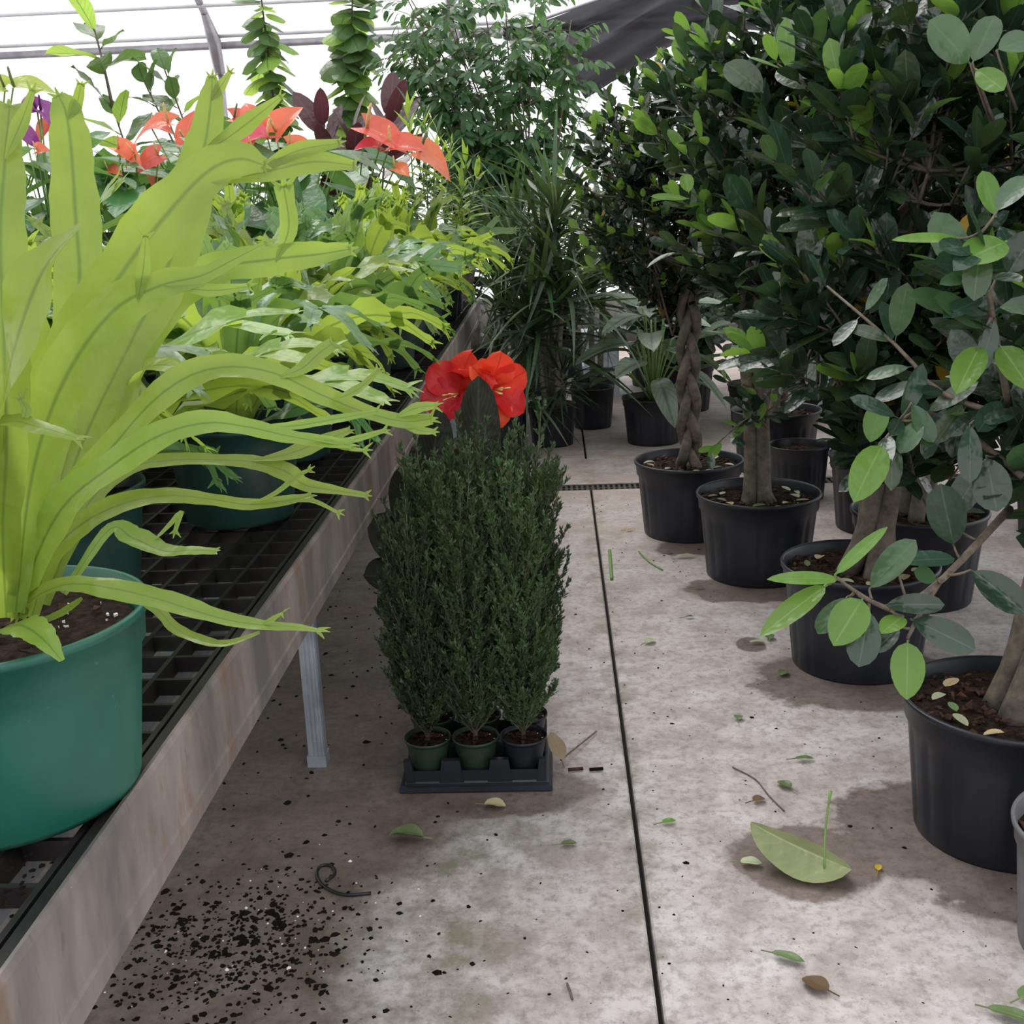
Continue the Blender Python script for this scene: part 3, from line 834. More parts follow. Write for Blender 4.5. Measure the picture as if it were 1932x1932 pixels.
# --- T3: single thick twisted trunk
t = empty('twisted_ficus', (0.83, 3.08, 0), 'ficus with a stout twisted trunk, its black pot half behind a bright sprig', 'potted tree')
big_pot(t, 3)
st = []
for k in range(4):
    a0 = k*pi/2
    pts = []; rr = []
    for i in range(9):
        z = 0.24+1.0*i/8; a = a0+i*0.35; A = 0.036*(1-.4*i/8)+(0.03 if i == 0 else 0)
        pts.append((0.02+A*cos(a)+0.03*sin(i*.6), A*sin(a), z)); rr.append(0.032-0.016*i/8)
    st.append((pts, rr))
fused_trunk(t, None, st, n=20)
ex = traced(t, [
    (1440, 175, 1372, 118, 62, 3.05, .02, 'fic_mid', 0), (1700, 250, 1698, 163, 54, 2.9, 0, 'fic_young', 0), (1690, 268, 1618, 282, 36, 2.9, -.02, 'fic_mid', 0),
    (1690, 285, 1838, 140, 38, 2.9, .05, 'fic_young', 0), (1560, 535, 1562, 468, 40, 2.95, 0, 'fic_young', 0), (1620, 80, 1640, 0, 56, 2.9, 0, 'fic_mid', 0),
    (1600, 70, 1508, 72, 30, 2.9, -.03, 'fic_mid', 0), (1585, 590, 1655, 560, 22, 2.85, 0, 'fic_yellow', 0), (1630, 580, 1665, 572, 22, 2.86, 0, 'fic_yellow', 0),
    (1660, 700, 1560, 668, 34, 2.8, -.03, 'fic_mid', 0), (1575, 610, 1490, 625, 24, 2.85, -.02, 'fic_dark', 0), (1780, 745, 1690, 700, 30, 2.7, -.02, 'fic_mid', 0),
    (1880, 410, 1855, 325, 40, 2.2, 0, 'fic_young', 0), (1665, 755, 1642, 830, 48, 2.6, 0, 'fic_young', 'ovate'), (1300, 365, 1293, 330, 27, 3.3, 0, 'fic_young', 0), (1300, 375, 1232, 368, 16, 3.3, -.04, 'fic_young', 0)])
ficus_canopy(t, 13, (0.02, 0, 1.25), 0.75, (0.12, -0.03, 1.22), (0.50, 0.45, 0.80), 230, K_BIG, 0.118, 300, extra=ex,
             cut=lambda p: p.z > 0.62 and not (p.z < 0.85 and p.x < -0.12))

# --- T4: nearest pot
t = empty('stout_ficus', (0.905, 2.17, 0), 'large-leaved ficus with thick ridged trunk, black pot beside the wet patch and fallen leaf', 'potted tree')
big_pot(t, 4)
st = []
for k in range(5):
    a0 = k*2*pi/5
    pts = []; rr = []
    for i in range(8):
        z = 0.235+0.95*i/7; a = a0+i*0.28; A = 0.042*(1-.3*i/7)+(0.028 if i == 0 else 0)
        pts.append((0.035+A*cos(a)+0.015*i, A*sin(a), z)); rr.append(0.033-0.013*i/7)
    st.append((pts, rr))
fused_trunk(t, None, st, n=18)
o4 = Vector(t.location)
def brpx(rows):
    return [CAM + ray(x_, y_)*D-o4 for (x_, y_, D) in rows]
mb = MB()
c = crom([tuple(p) for p in brpx([(1905, 960, 2.22), (1840, 1030, 2.12), (1770, 1100, 2.02), (1690, 1150, 1.95), (1620, 1120, 1.92), (1580, 1090, 1.90)])], 12)
mb.tube([tuple(p) for p in c], [0.0085-0.00055*i for i in range(12)], 7)
c = crom([tuple(p) for p in brpx([(1770, 1100, 2.02), (1735, 1160, 1.97), (1712, 1205, 1.95)])], 6)
mb.tube([tuple(p) for p in c], [0.006-0.0006*i for i in range(6)], 6)
for rows in ([(1932, 780, 2.1), (1850, 770, 2.15), (1760, 730, 2.2), (1700, 660, 2.25), (1560, 540, 2.35)], [(1930, 900, 2.1), (1800, 800, 2.2), (1720, 780, 2.2), (1660, 840, 2.15)], [(1910, 800, 2.2), (1880, 640, 2.0), (1860, 520, 1.9), (1850, 440, 1.85)]):
    c = crom([tuple(p) for p in brpx(rows)], 10)
    mb.tube([tuple(p) for p in c], [0.0075-0.00055*i for i in range(10)], 6)
LIMB4 = [Vector(p) for p in mb.v]
limb_mb = mb
ex = traced(t, [
    (1575, 1085, 1668, 995, 30, 1.90, -.03, 'fic_young', 'ovate'), (1585, 1093, 1455, 1088, 32, 1.90, -.04, 'fic_young', 'ovate'), (1560, 1103, 1438, 1192, 48, 1.90, -.05, 'fic_young', 'ovate'),
    (1628, 1128, 1576, 1212, 72, 1.92, -.04, 'fic_young', 'ovate'), (1640, 1150, 1622, 1252, 62, 1.93, -.04, 'fic_dark', 0), (1705, 1162, 1666, 1190, 44, 1.94, -.04, 'fic_young', 'ovate'),
    (1712, 1208, 1712, 1314, 64, 1.95, -.04, 'fic_young', 'ovate'), (1640, 1112, 1722, 1020, 58, 1.93, -.02, 'fic_mid', 0), (1668, 1142, 1778, 1138, 46, 1.94, -.02, 'fic_dark', 0),
    (1718, 1168, 1838, 1222, 62, 1.96, -.03, 'fic_dark', 0), (1690, 1060, 1800, 1050, 40, 1.97, .02, 'fic_dark', 0), (1832, 1075, 1932, 1150, 70, 2.02, -.05, 'fic_dark', 0),
    (1600, 1125, 1545, 1190, 44, 1.94, -.02, 'fic_mid', 0), (1700, 1180, 1652, 1225, 40, 1.96, 0, 'fic_dark', 0), (1770, 1095, 1730, 1080, 40, 2.0, 0, 'fic_mid', 0),
    (1664, 838, 1614, 940, 66, 2.12, -.05, 'fic_young', 'ovate'), (1850, 650, 1806, 735, 60, 1.95, -.04, 'fic_young', 'ovate'), (1885, 650, 1945, 730, 70, 1.95, -.04, 'fic_young', 'ovate'),
    (1900, 455, 1815, 490, 72, 1.85, -.03, 'fic_young', 'ovate'), (1810, 450, 1692, 446, 27, 1.85, -.06, 'fic_young', 'ovate'), (1880, 400, 1935, 330, 50, 1.85, .02, 'fic_mid', 0),
    (1858, 618, 1772, 560, 62, 1.95, -.05, 'fic_mid', 0), (1830, 590, 1725, 555, 60, 2.0, -.05, 'fic_mid', 0), (1880, 520, 1770, 490, 50, 1.95, -.05, 'fic_dark', 0), (1870, 510, 1780, 530, 34, 1.9, -.05, 'fic_mid', 0),
    (1900, 520, 1950, 440, 70, 1.9, -.02, 'fic_dark', 0), (1830, 800, 1830, 905, 44, 2.1, -.03, 'fic_dark', 0), (1800, 1030, 1775, 920, 70, 2.1, -.05, 'fic_dark', 0), (1790, 985, 1850, 880, 60, 2.15, -.03, 'fic_dark', 0),
    (1860, 860, 1880, 960, 70, 2.1, -.03, 'fic_dark', 0), (1830, 120, 1760, 40, 78, 1.95, -.03, 'fic_mid', 0), (1835, 120, 1875, 30, 55, 1.95, 0, 'fic_mid', 0), (1840, 130, 1890, 165, 44, 1.95, -.05, 'fic_young', 0),
    (1880, 95, 1945, 70, 56, 1.9, 0, 'fic_mid', 0), (1740, 790, 1700, 850, 42, 2.15, -.02, 'fic_mid', 0), (1720, 760, 1760, 830, 36, 2.15, -.02, 'fic_mid', 0)])
rl = random.Random(44)
for l_ in list(ex):
    b_ = l_[0].translation
    n_ = min(LIMB4, key=lambda p: (p-b_).length)
    if (n_-b_).length > .28: n_ = b_ + Vector((.07, .08, -.09))
    limb_mb.tube(curve_pts(n_, b_, -.005, 4), [.003, .0026, .0022, .002], 5)
limb_mb.obj('limb', M['twig'], t)
for k_ in range(90):
    p_ = rl.choice(LIMB4)
    pp_ = proj(p_+o4)
    if pp_ and pp_[1] > 860: continue
    d_ = Vector((rl.uniform(-1, .6), rl.uniform(-1, .3), rl.uniform(-.7, .8)))
    ex.append((mat4(p_, d_, (rl.uniform(-.5, .5), -.5, .8), 0, rl.uniform(.07, .11)), rl.choice(K_BIG[rl.choice(['dark', 'dark', 'mid'])])))
ficus_canopy(t, 14, (0.15, 0, 1.25), 0.65, (0.27, 0.02, 1.20), (0.46, 0.36, 0.72), 150, K_BIG, 0.132, 300, extra=ex,
             cut=lambda p: p.z > 0.58 and p.x > -0.16 and not (p.x < 0.06 and p.z > 1.15))

# --- further ficus behind
def back_ficus(name, lab, loc, seed, cen, rad, ntw, kinds, ls, keep, stems=3, cut=None):
    t = empty(name, loc, lab, 'potted tree')
    big_pot(t, seed)
    st = []
    for k in range(stems):
        a0 = k*2*pi/stems
        st.append(([(0.05*cos(a0), 0.05*sin(a0), 0.24), (0.03*cos(a0+.5), 0.03*sin(a0+.5), 0.45), (0.025*cos(a0+1), 0.025*sin(a0+1), 0.8), (0.02*cos(a0+2), .02*sin(a0+2), 1.2)], [0.028, 0.023, 0.02, 0.012]))
    fused_trunk(t, None, st)
    ficus_canopy(t, seed, (0, 0, 1.2), 0.85, cen, rad, ntw, kinds, ls, keep, cut=cut)
back_ficus('leafy_ficus', 'ficus with ribbed stems in a black pot close behind the stout twisted ficus', (1.16, 3.62, 0), 21, (0.1, 0, 1.4), (0.5, 0.4, 0.7), 110, K_BIG, 0.085, 150)
back_ficus('leafy_ficus', 'ficus in a black pot on the drain line, shed leaves on its soil', (1.28, 4.45, 0), 22, (0.05, 0, 1.4), (0.5, 0.42, 0.7), 110, K_BIG, 0.08, 120)
back_ficus('leafy_ficus', 'tall dense ficus filling the corner beyond the large-leaved ficus', (1.62, 2.95, 0), 23, (0, 0, 1.4), (0.5, 0.5, 0.8), 120, K_BIG, 0.09, 120)
back_ficus('leafy_ficus', 'dark ficus standing past the braided ficus, before the silvery aglaonema', (1.05, 5.5, 0), 24, (0, 0, 1.45), (0.55, 0.45, 0.6), 120, K_SMALL, 0.06, 80)
back_ficus('leafy_ficus', 'dense ficus standing beyond the drain line, among the back row', (1.95, 4.3, 0), 25, (0, 0, 1.4), (0.55, 0.5, 0.8), 120, K_BIG, 0.085, 60)
back_ficus('leafy_ficus', 'tall dark ficus near the shade cloth at the end of the ficus rows', (1.9, 5.9, 0), 26, (0, 0, 1.5), (0.6, 0.5, 0.75), 130, K_SMALL, 0.065, 60)

# ================================================================== FERNS
FTIP = {}
def ribbon(mb, C, hw, nrm, ruf=(0.0, 20.0, 0.0), camber=0.12, v0=0.0, v1=1.0, mat=0):
    """C (n,3) centre line; hw (n) half widths; nrm (n,3) approximate face normals"""
    n = len(C)
    T = np.gradient(C, axis=0); T /= np.linalg.norm(T, axis=1)[:, None]+1e-9
    S = np.cross(nrm, T); S /= np.linalg.norm(S, axis=1)[:, None]+1e-9
    N_ = np.cross(T, S)
    us = (-1, -.55, 0, .55, 1)
    vv = []; uv = []
    s = np.concatenate([[0], np.cumsum(np.linalg.norm(np.diff(C, axis=0), axis=1))])
    for i in range(n):
        for u in us:
            r = ruf[0]*sin(s[i]*ruf[1]+ruf[2]+(1.3 if u > 0 else 0))*abs(u)**2
            p = C[i] + S[i]*(u*hw[i]) + N_[i]*(hw[i]*(camber*abs(u)+r))
            vv.append(tuple(p)); uv.append((0.5+0.5*u, v0+(v1-v0)*i/(n-1)))
    ff = [(i*5+j, (i+1)*5+j, (i+1)*5+j+1, i*5+j+1) for i in range(n-1) for j in range(4)]
    mb.add(vv, ff, uv, mat)
    return T[-1], S[-1], N_[-1]

def fringe(mb, P, T, S, N_, size, rng, k=4):
    for i in range(k):
        a = (i-(k-1)/2)/(max(1, k-1))*1.5 + rng.uniform(-.15, .15)
        d = T*cos(a)+S*sin(a)+N_*rng.uniform(-.35, .35)
        l = size*rng.uniform(.6, 1.3)
        q0 = P - T*size*0.15 + S*sin(a)*size*0.22
        e = np.array([q0, q0+d*l*.5+N_*l*.06, q0+d*l])
        C = crom(e, 4)
        ribbon(mb, C, np.array([.24, .17, .11, .05])*size, np.tile(N_, (4, 1)), (0, 1, 0), 0.05)

def gen_frond(seed, L_, W, a0, bend, crest=1.0):
    """crested frond: base at origin, leaning to +X"""
    rng = random.Random(seed); mb = MB()
    n = 18
    th = a0; p = np.zeros(3); C = [p.copy()]; B = []
    ds = L_*0.82/(n-1)
    sway = rng.uniform(-.25, .25); ya = 0
    for i in range(n-1):
        t = i/(n-2)
        th += bend/(n-1)*(0.4+1.4*t)
        ya += sway/(n-1) + rng.uniform(-.03, .03)
        d = np.array([sin(th)*cos(ya), sin(th)*sin(ya), cos(th)])
        p = p + d*ds; C.append(p.copy())
    C = np.array(C)
    T = np.gradient(C, axis=0); T /= np.linalg.norm(T, axis=1)[:, None]
    tw = rng.uniform(-1.2, 1.2)
    nr = []
    for i in range(n):
        up = np.cross(T[i], [0, 1, 0]); up = -up if up[2] < 0 and T[i][0] > 0 else up
        up = np.cross(T[i], np.array([0, 1.0, 0])); up /= np.linalg.norm(up)
        if up[2] < 0: up = -up
        y = np.cross(up, T[i]); a = tw*i/n
        nr.append(up*cos(a)+y*sin(a))
    nr = np.array(nr)
    t = np.linspace(0, 1, n)
    hw = W*1.12*(0.14+0.86*np.sin(pi*np.clip(t*0.70+0.04, 0, 1))**0.9)*(1+0.09*np.sin(t*19+seed)+0.06*np.sin(t*41+seed))
    hw[-1] *= 0.9
    ruf = (0.36, rng.uniform(30, 55), rng.uniform(0, 6))
    Te, Se, Ne = ribbon(mb, C, hw, nr, ruf, 0.16, 0, 0.85)
    k = rng.choice([2, 2, 3, 3]) if crest else 2
    for j in range(k):
        a = (j-(k-1)/2)*rng.uniform(.55, .95) + rng.uniform(-.15, .15)
        d = Te*cos(a)+Se*sin(a)
        l = L_*rng.uniform(.14, .26)
        st = C[-1]-Te*hw[-1]*1.1+Se*sin(a)*hw[-1]*0.55
        dr = np.array([0, 0, -1.0])*rng.uniform(-.1, .45)
        e = np.array([st, st+d*l*.4+Ne*l*.05, st+d*l*.75+dr*l*.2, st+d*l*1.0+dr*l*.5])
        cc = crom(e, 7)
        h = hw[-1]*np.array([.35, .62, .62, .55, .5, .55, .42])
        T2, S2, N2 = ribbon(mb, cc, h, np.tile(Ne, (7, 1)), (0.15, 70, j), 0.12, .8, 1)
        fringe(mb, cc[-1], T2, S2, N2, hw[-1]*.62+0.006, rng, rng.choice([3, 4, 5]))
        if rng.random() < .6:
            fringe(mb, cc[4], T2*.6+S2*rng.choice([-1, 1])*.8, S2, N2, hw[-1]*.7+0.006, rng, 2)
    return mb

FROND = {}
for key, mkey in (('a', 'fern'), ('b', 'fern2'), ('c', 'fern3')):
    lst = []
    for i, (L_, W, a0, bend) in enumerate(((.52, .034, .35, 1.1), (.60, .037, .45, 1.3), (.46, .033, .15, .8), (.64, .035, .6, 1.1), (.55, .040, .25, 1.5), (.42, .030, .8, .9), (.68, .036, .75, .75), (.36, .028, 1.0, 1.1), (.5, .042, .12, .5), (.62, .033, .9, .6))):
        lst.append(gen_frond(i*7+ord(key), L_, W, a0, bend).mesh('crested_frond', M[mkey]))
    FROND[key] = lst
pot_fern = pot_mesh('fern_pot', M['pot_dgreen'], 0.137, 0.108, 0.20, collar=0.25, n=40)
soil_fern = soil_mesh('soil', 0.126, 77, 10, 20)

def fern(loc, seed, label, group=None, pal='aab', nf=30, s=1.0, tall=1.0):
    t = empty('crested_fern', loc, label, 'fern', group)
    rng = random.Random(seed)
    link('pot', pot_fern, t); link('soil', soil_fern, t, (0, 0, 0.17))
    for i in range(nf):
        f_ = i/nf
        if f_ < .35: k = rng.choice([2, 8, 4, 0])
        elif f_ < .75: k = rng.choice([0, 1, 3, 4, 6])
        else: k = rng.choice([5, 7, 3, 9, 6])
        g = i*2.39996 + rng.uniform(-.3, .3)
        me = FROND[rng.choice(pal)][k]
        o = link('frond', me, t)
        rx, ry = rng.uniform(-.12, .12), rng.uniform(-.12, .10); q = s*rng.uniform(.82, 1.12)
        for tr in range(16):
            mx = Matrix.Translation((0.025*cos(g), 0.025*sin(g), 0.165)) @ Euler((rx, ry, g)).to_matrix().to_4x4() @ Matrix.Diagonal((q, q, q*tall, 1))
            if not blocked(Matrix.Translation(loc) @ mx, me, loc): break
            g += .39; ry -= .03
        o.matrix_basis = mx
    return t

GF = 'crested ferns massed along the mesh bench'
fern((-0.80, 1.72, BT), 101, 'crested fern in dark green pot next to the emerald pot', None, 'ab', 30, .92)
fern((-0.665, 2.26, BT), 207, 'crested fern with a brown scrap on its soil, second dark green pot along the rail', None, 'ab', 32, .80, 1.2)
ypos = [2.85, 3.4, 3.95, 4.5, 5.05, 5.6]
for i, yy in enumerate(ypos):
    fern((-0.70+0.02*(i % 2), yy, BT), 110+i, 'lime crested fern, %s along the rail counting from the emerald pot' % ('fourth', 'fifth', 'sixth', 'seventh', 'eighth', 'ninth')[i], 'crested ferns in the rail row', 'aabb' if i < 3 else 'aab', 32, 0.84, 1.38)
for i, yy in enumerate((1.95, 2.55, 3.15, 3.75, 4.35)):
    fern((-1.16, yy, BT), 130+i, 'crested fern, %s of the second row in from the rail' % ('first', 'second', 'third', 'fourth', 'last')[i], 'crested ferns in the second row', 'aab', 26, .95, 1.25)
for i, yy in enumerate((2.3, 2.95, 3.6)):
    fern((-1.62, yy, BT), 150+i, 'crested fern, %s of the third row in from the rail' % ('first', 'middle', 'last')[i], 'crested ferns in the third row', 'abb', 24, .95, 1.25)

# brown scrap on the soil of the second dark pot
sc_ = link('dry_leaf_scrap', leaf_mesh('dry_leaf_scrap', M['dry_leaf'], 'ovate', 0.07, 0.03, wave=0.12, fold=.6, curl=-.2), None)
sc_.matrix_basis = mat4((-0.650, 2.20, BT+0.186), (0.8, -0.4, 0.12))
tag(sc_, 'curled orange-brown leaf scrap on the soil of a dark green fern pot', 'leaf')

# --- foreground fern, fronds traced one by one
hero = empty('crested_fern', (-0.615, 1.115, BT), 'large lime crested fern in a glossy emerald green plastic pot', 'fern')
HP = Vector(hero.location)
pot_em = pot_mesh('emerald_pot', M['pot_green'], 0.166, 0.137, 0.205, collar=0.24, n=64)
link('pot', pot_em, hero)
link('soil', soil_mesh('soil', 0.152, 5, 14, 40), hero, (0, 0, 0.175))
def hero_frond(main, forks=(), mat='fern', seed=0, tilt=0.35, ruf=0.24, m=34, fringe_main=True):
    """rows of (px, py, half width px, distance)"""
    rng = random.Random(seed); mb = MB()
    def strip(rows, m_, v0, v1):
        P = []; hw = []
        for (x_, y_, h, D) in rows:
            P.append(tuple(CAM + ray(x_, y_)*D - HP) + (h*D/FPX,))
        c = crom(P, m_)
        C = c[:, :3]; h = np.maximum(c[:, 3], 0.0012)
        if v0 > 0: h = h*np.clip(0.05+0.22*np.arange(m_), 0, 1)
        h = h*(1+0.05*np.sin(np.arange(m_)*1.1+seed)+0.04*np.sin(np.arange(m_)*2.3+seed*2))
        view = np.array([tuple((CAM-HP-Vector(p)).normalized()) for p in C])
        nr = view*(1-tilt) + np.array([0, 0, 1.0])*tilt
        T2, S2, N2 = ribbon(mb, C, h, nr, (ruf, rng.uniform(30, 50), rng.uniform(0, 6)), 0.14, v0, v1)
        return C[-1], T2, S2, N2, h[-1]
    P, T2, S2, N2, h = strip(main, m, 0, 1)
    if fringe_main: fringe(mb, P, T2, S2, N2, max(h*1.6, 0.010), rng, 3)
    for fk in forks:
        P, T2, S2, N2, h = strip(fk, 10, .7, 1)
        fringe(mb, P, T2, S2, N2, max(h*1.5, 0.008), rng, 3)
    mb.obj('frond', M[mat], hero)
R0 = (28, 1175, 14, 1.16)
hero_frond([R0, (60, 1132, 20, 1.13), (125, 1103, 22, 1.10), (200, 1108, 24, 1.08), (290, 1128, 22, 1.07), (360, 1150, 20, 1.07), (430, 1170, 17, 1.08), (500, 1180, 13, 1.09), (560, 1183, 8, 1.10), (604, 1190, 4, 1.10)], [[(490, 1180, 10, 1.09), (515, 1168, 7, 1.09), (535, 1156, 3, 1.08)]], seed=1, tilt=.5)
hero_frond([(130, 1110, 8, 1.12), (230, 1118, 10, 1.12), (295, 1148, 11, 1.12), (330, 1185, 11, 1.11), (385, 1210, 10, 1.10), (430, 1214, 8, 1.10), (490, 1193, 4, 1.10)], [], seed=2, tilt=.5, fringe_main=False)
hero_frond([(5, 1185, 24, 1.12), (40, 1180, 32, 1.08), (80, 1205, 26, 1.05), (117, 1247, 6, 1.04)], [], seed=3, tilt=.6, fringe_main=False)
hero_frond([(60, 1180, 6, 1.16), (110, 1160, 9, 1.14), (140, 1140, 7, 1.13), (155, 1128, 3, 1.13)], [], seed=4, fringe_main=False)
hero_frond([(20, 1165, 14, 1.17), (55, 1050, 24, 1.15), (105, 965, 27, 1.12), (190, 870, 27, 1.10), (280, 765, 27, 1.09), (360, 708, 27, 1.10), (440, 692, 26, 1.11), (520, 705, 24, 1.13), (600, 742, 20, 1.15), (680, 775, 16, 1.17), (760, 795, 16, 1.18), (815, 790, 12, 1.19)],
           [[(520, 715, 22, 1.13), (570, 695, 18, 1.14), (600, 668, 15, 1.15), (628, 648, 12, 1.16)], [(630, 755, 16, 1.15), (675, 735, 10, 1.16), (715, 698, 4, 1.17)], [(740, 790, 12, 1.18), (785, 770, 12, 1.18), (822, 765, 6, 1.18)], [(740, 795, 12, 1.18), (790, 812, 10, 1.18), (820, 815, 5, 1.18)]], seed=5)
hero_frond([(35, 1165, 14, 1.16), (65, 1060, 30, 1.12), (120, 955, 34, 1.08), (210, 880, 32, 1.06), (300, 822, 27, 1.06), (390, 798, 24, 1.07), (470, 806, 20, 1.09), (540, 822, 14, 1.10), (600, 832, 12, 1.11), (660, 840, 9, 1.12)],
           [[(450, 803, 10, 1.09), (540, 805, 11, 1.11), (620, 793, 10, 1.13), (712, 776, 5, 1.15)], [(580, 828, 10, 1.10), (650, 832, 8, 1.12), (728, 812, 4, 1.13)], [(600, 832, 8, 1.11), (650, 845, 6, 1.12), (690, 850, 3, 1.12)]], seed=6)
hero_frond([(60, 1165, 12, 1.18), (95, 1050, 20, 1.17), (160, 985, 22, 1.16), (240, 948, 20, 1.15), (320, 935, 17, 1.15), (400, 942, 13, 1.16), (470, 952, 11, 1.17), (540, 945, 10, 1.18), (585, 935, 5, 1.19)],
           [[(470, 952, 9, 1.17), (520, 930, 7, 1.17), (560, 898, 5, 1.18), (585, 886, 3, 1.18)], [(540, 948, 7, 1.18), (590, 945, 5, 1.18), (640, 968, 3, 1.19)]], seed=7)
hero_frond([(90, 1120, 12, 1.25), (160, 960, 15, 1.26), (240, 885, 14, 1.26), (330, 868, 13, 1.26), (420, 868, 13, 1.26), (480, 872, 15, 1.27), (540, 890, 18, 1.27), (575, 915, 14, 1.28), (630, 925, 9, 1.28), (692, 935, 6, 1.29)],
           [[(470, 870, 14, 1.27), (540, 858, 19, 1.27), (600, 835, 14, 1.28), (660, 812, 7, 1.29)]], seed=8)
hero_frond([(120, 1120, 10, 1.25), (205, 1000, 12, 1.27), (250, 1015, 24, 1.27), (310, 1040, 20, 1.26), (360, 1038, 13, 1.25), (408, 1040, 8, 1.25)], [[(290, 1020, 16, 1.27), (325, 985, 9, 1.27), (340, 968, 7, 1.26), (330, 1005, 4, 1.25)]], seed=9, tilt=.6)
hero_frond([(12, 1165, 20, 1.14), (5, 1000, 32, 1.06), (12, 850, 38, 1.0), (8, 650, 44, .97), (0, 450, 46, .97), (8, 320, 36, .99), (18, 200, 16, 1.02)], [[(10, 300, 28, .99), (40, 230, 15, 1.0), (62, 170, 5, 1.0)]], seed=10, tilt=.1)
hero_frond([(30, 1165, 16, 1.16), (14, 1000, 26, 1.08), (8, 850, 34, 1.0), (14, 720, 42, .95), (45, 600, 54, .92), (88, 500, 46, .91), (152, 424, 8, .90)], [], seed=11, tilt=.6, fringe_main=False)
hero_frond([(40, 1160, 16, 1.22), (90, 900, 24, 1.27), (130, 700, 34, 1.3), (150, 540, 44, 1.3), (142, 400, 44, 1.3), (135, 290, 38, 1.3), (125, 215, 30, 1.29), (110, 180, 13, 1.29)], [[(128, 225, 22, 1.29), (145, 195, 12, 1.29), (153, 158, 7, 1.28)]], seed=12, tilt=.1)
hero_frond([(35, 1160, 16, 1.15), (60, 880, 36, 1.12), (120, 690, 48, 1.1), (220, 530, 52, 1.09), (310, 410, 52, 1.09), (390, 325, 40, 1.1), (450, 300, 34, 1.1), (500, 312, 14, 1.1)], [[(400, 345, 32, 1.1), (500, 325, 26, 1.12), (590, 305, 20, 1.14), (668, 312, 9, 1.15)], [(480, 325, 24, 1.12), (560, 285, 16, 1.13), (640, 270, 8, 1.14)]], seed=13, tilt=.15)
hero_frond([(50, 1150, 16, 1.2), (150, 850, 28, 1.3), (250, 640, 38, 1.34), (310, 520, 46, 1.36), (355, 380, 44, 1.36), (385, 280, 36, 1.36), (398, 190, 22, 1.36), (400, 145, 9, 1.36)], [[(380, 290, 32, 1.36), (430, 260, 22, 1.36), (480, 222, 15, 1.35), (530, 182, 5, 1.35)], [(398, 190, 16, 1.36), (415, 165, 10, 1.36), (435, 135, 4, 1.36)]], seed=14, tilt=.1)
hero_frond([(30, 1155, 16, 1.13), (60, 900, 36, 1.08), (120, 720, 46, 1.05), (210, 590, 44, 1.04), (300, 540, 30, 1.04), (380, 520, 18, 1.05), (440, 490, 12, 1.06), (502, 458, 4, 1.07)], [[(310, 540, 18, 1.04), (400, 548, 12, 1.05), (470, 540, 6, 1.06)], [(260, 570, 24, 1.04), (270, 510, 14, 1.03), (275, 445, 5, 1.02)]], seed=15, tilt=.2)
hero_frond([(80, 1140, 14, 1.3), (200, 800, 24, 1.38), (300, 600, 30, 1.42), (400, 512, 32, 1.44), (510, 490, 30, 1.45), (600, 480, 22, 1.46), (660, 470, 12, 1.47)], [[(520, 495, 20, 1.45), (545, 430, 17, 1.45), (535, 350, 18, 1.44)]], seed=16, tilt=.2)
hero_frond([(-60, 900, 20, 1.0), (-30, 820, 24, .97), (20, 795, 26, .95), (70, 805, 20, .94), (110, 815, 14, .94), (148, 828, 6, .94)], [[(40, 800, 16, .95), (50, 775, 10, .95), (38, 752, 4, .95)]], seed=17, tilt=.6)
hero_frond([(60, 1150, 14, 1.24), (200, 900, 22, 1.3), (260, 760, 26, 1.32), (270, 700, 30, 1.3), (320, 690, 26, 1.28), (350, 720, 10, 1.27)], [], seed=18, tilt=.6)
hero_frond([(20, 1150, 16, 1.2), (0, 900, 34, 1.25), (-20, 700, 40, 1.28), (-60, 500, 40, 1.28)], [], seed=19, tilt=.1)

# ================================================================== ANTHURIUMS and other bench / back plants
HEART = {}
def heart_mesh(mk, ln, wd, **k):
    key = (mk, ln, wd, tuple(sorted(k.items())))
    if key not in HEART:
        HEART[key] = leaf_mesh('heart_leaf', M[mk], 'heart', ln, wd, rows=8, cols=3, lobe=0.30, **k)
    return HEART[key]
pot_mid = pot_mesh('plant_pot', M['pot_black'], 0.11, 0.085, 0.17, collar=0.22, n=32)
soil_mid = soil_mesh('soil', 0.10, 41, 20, 6)

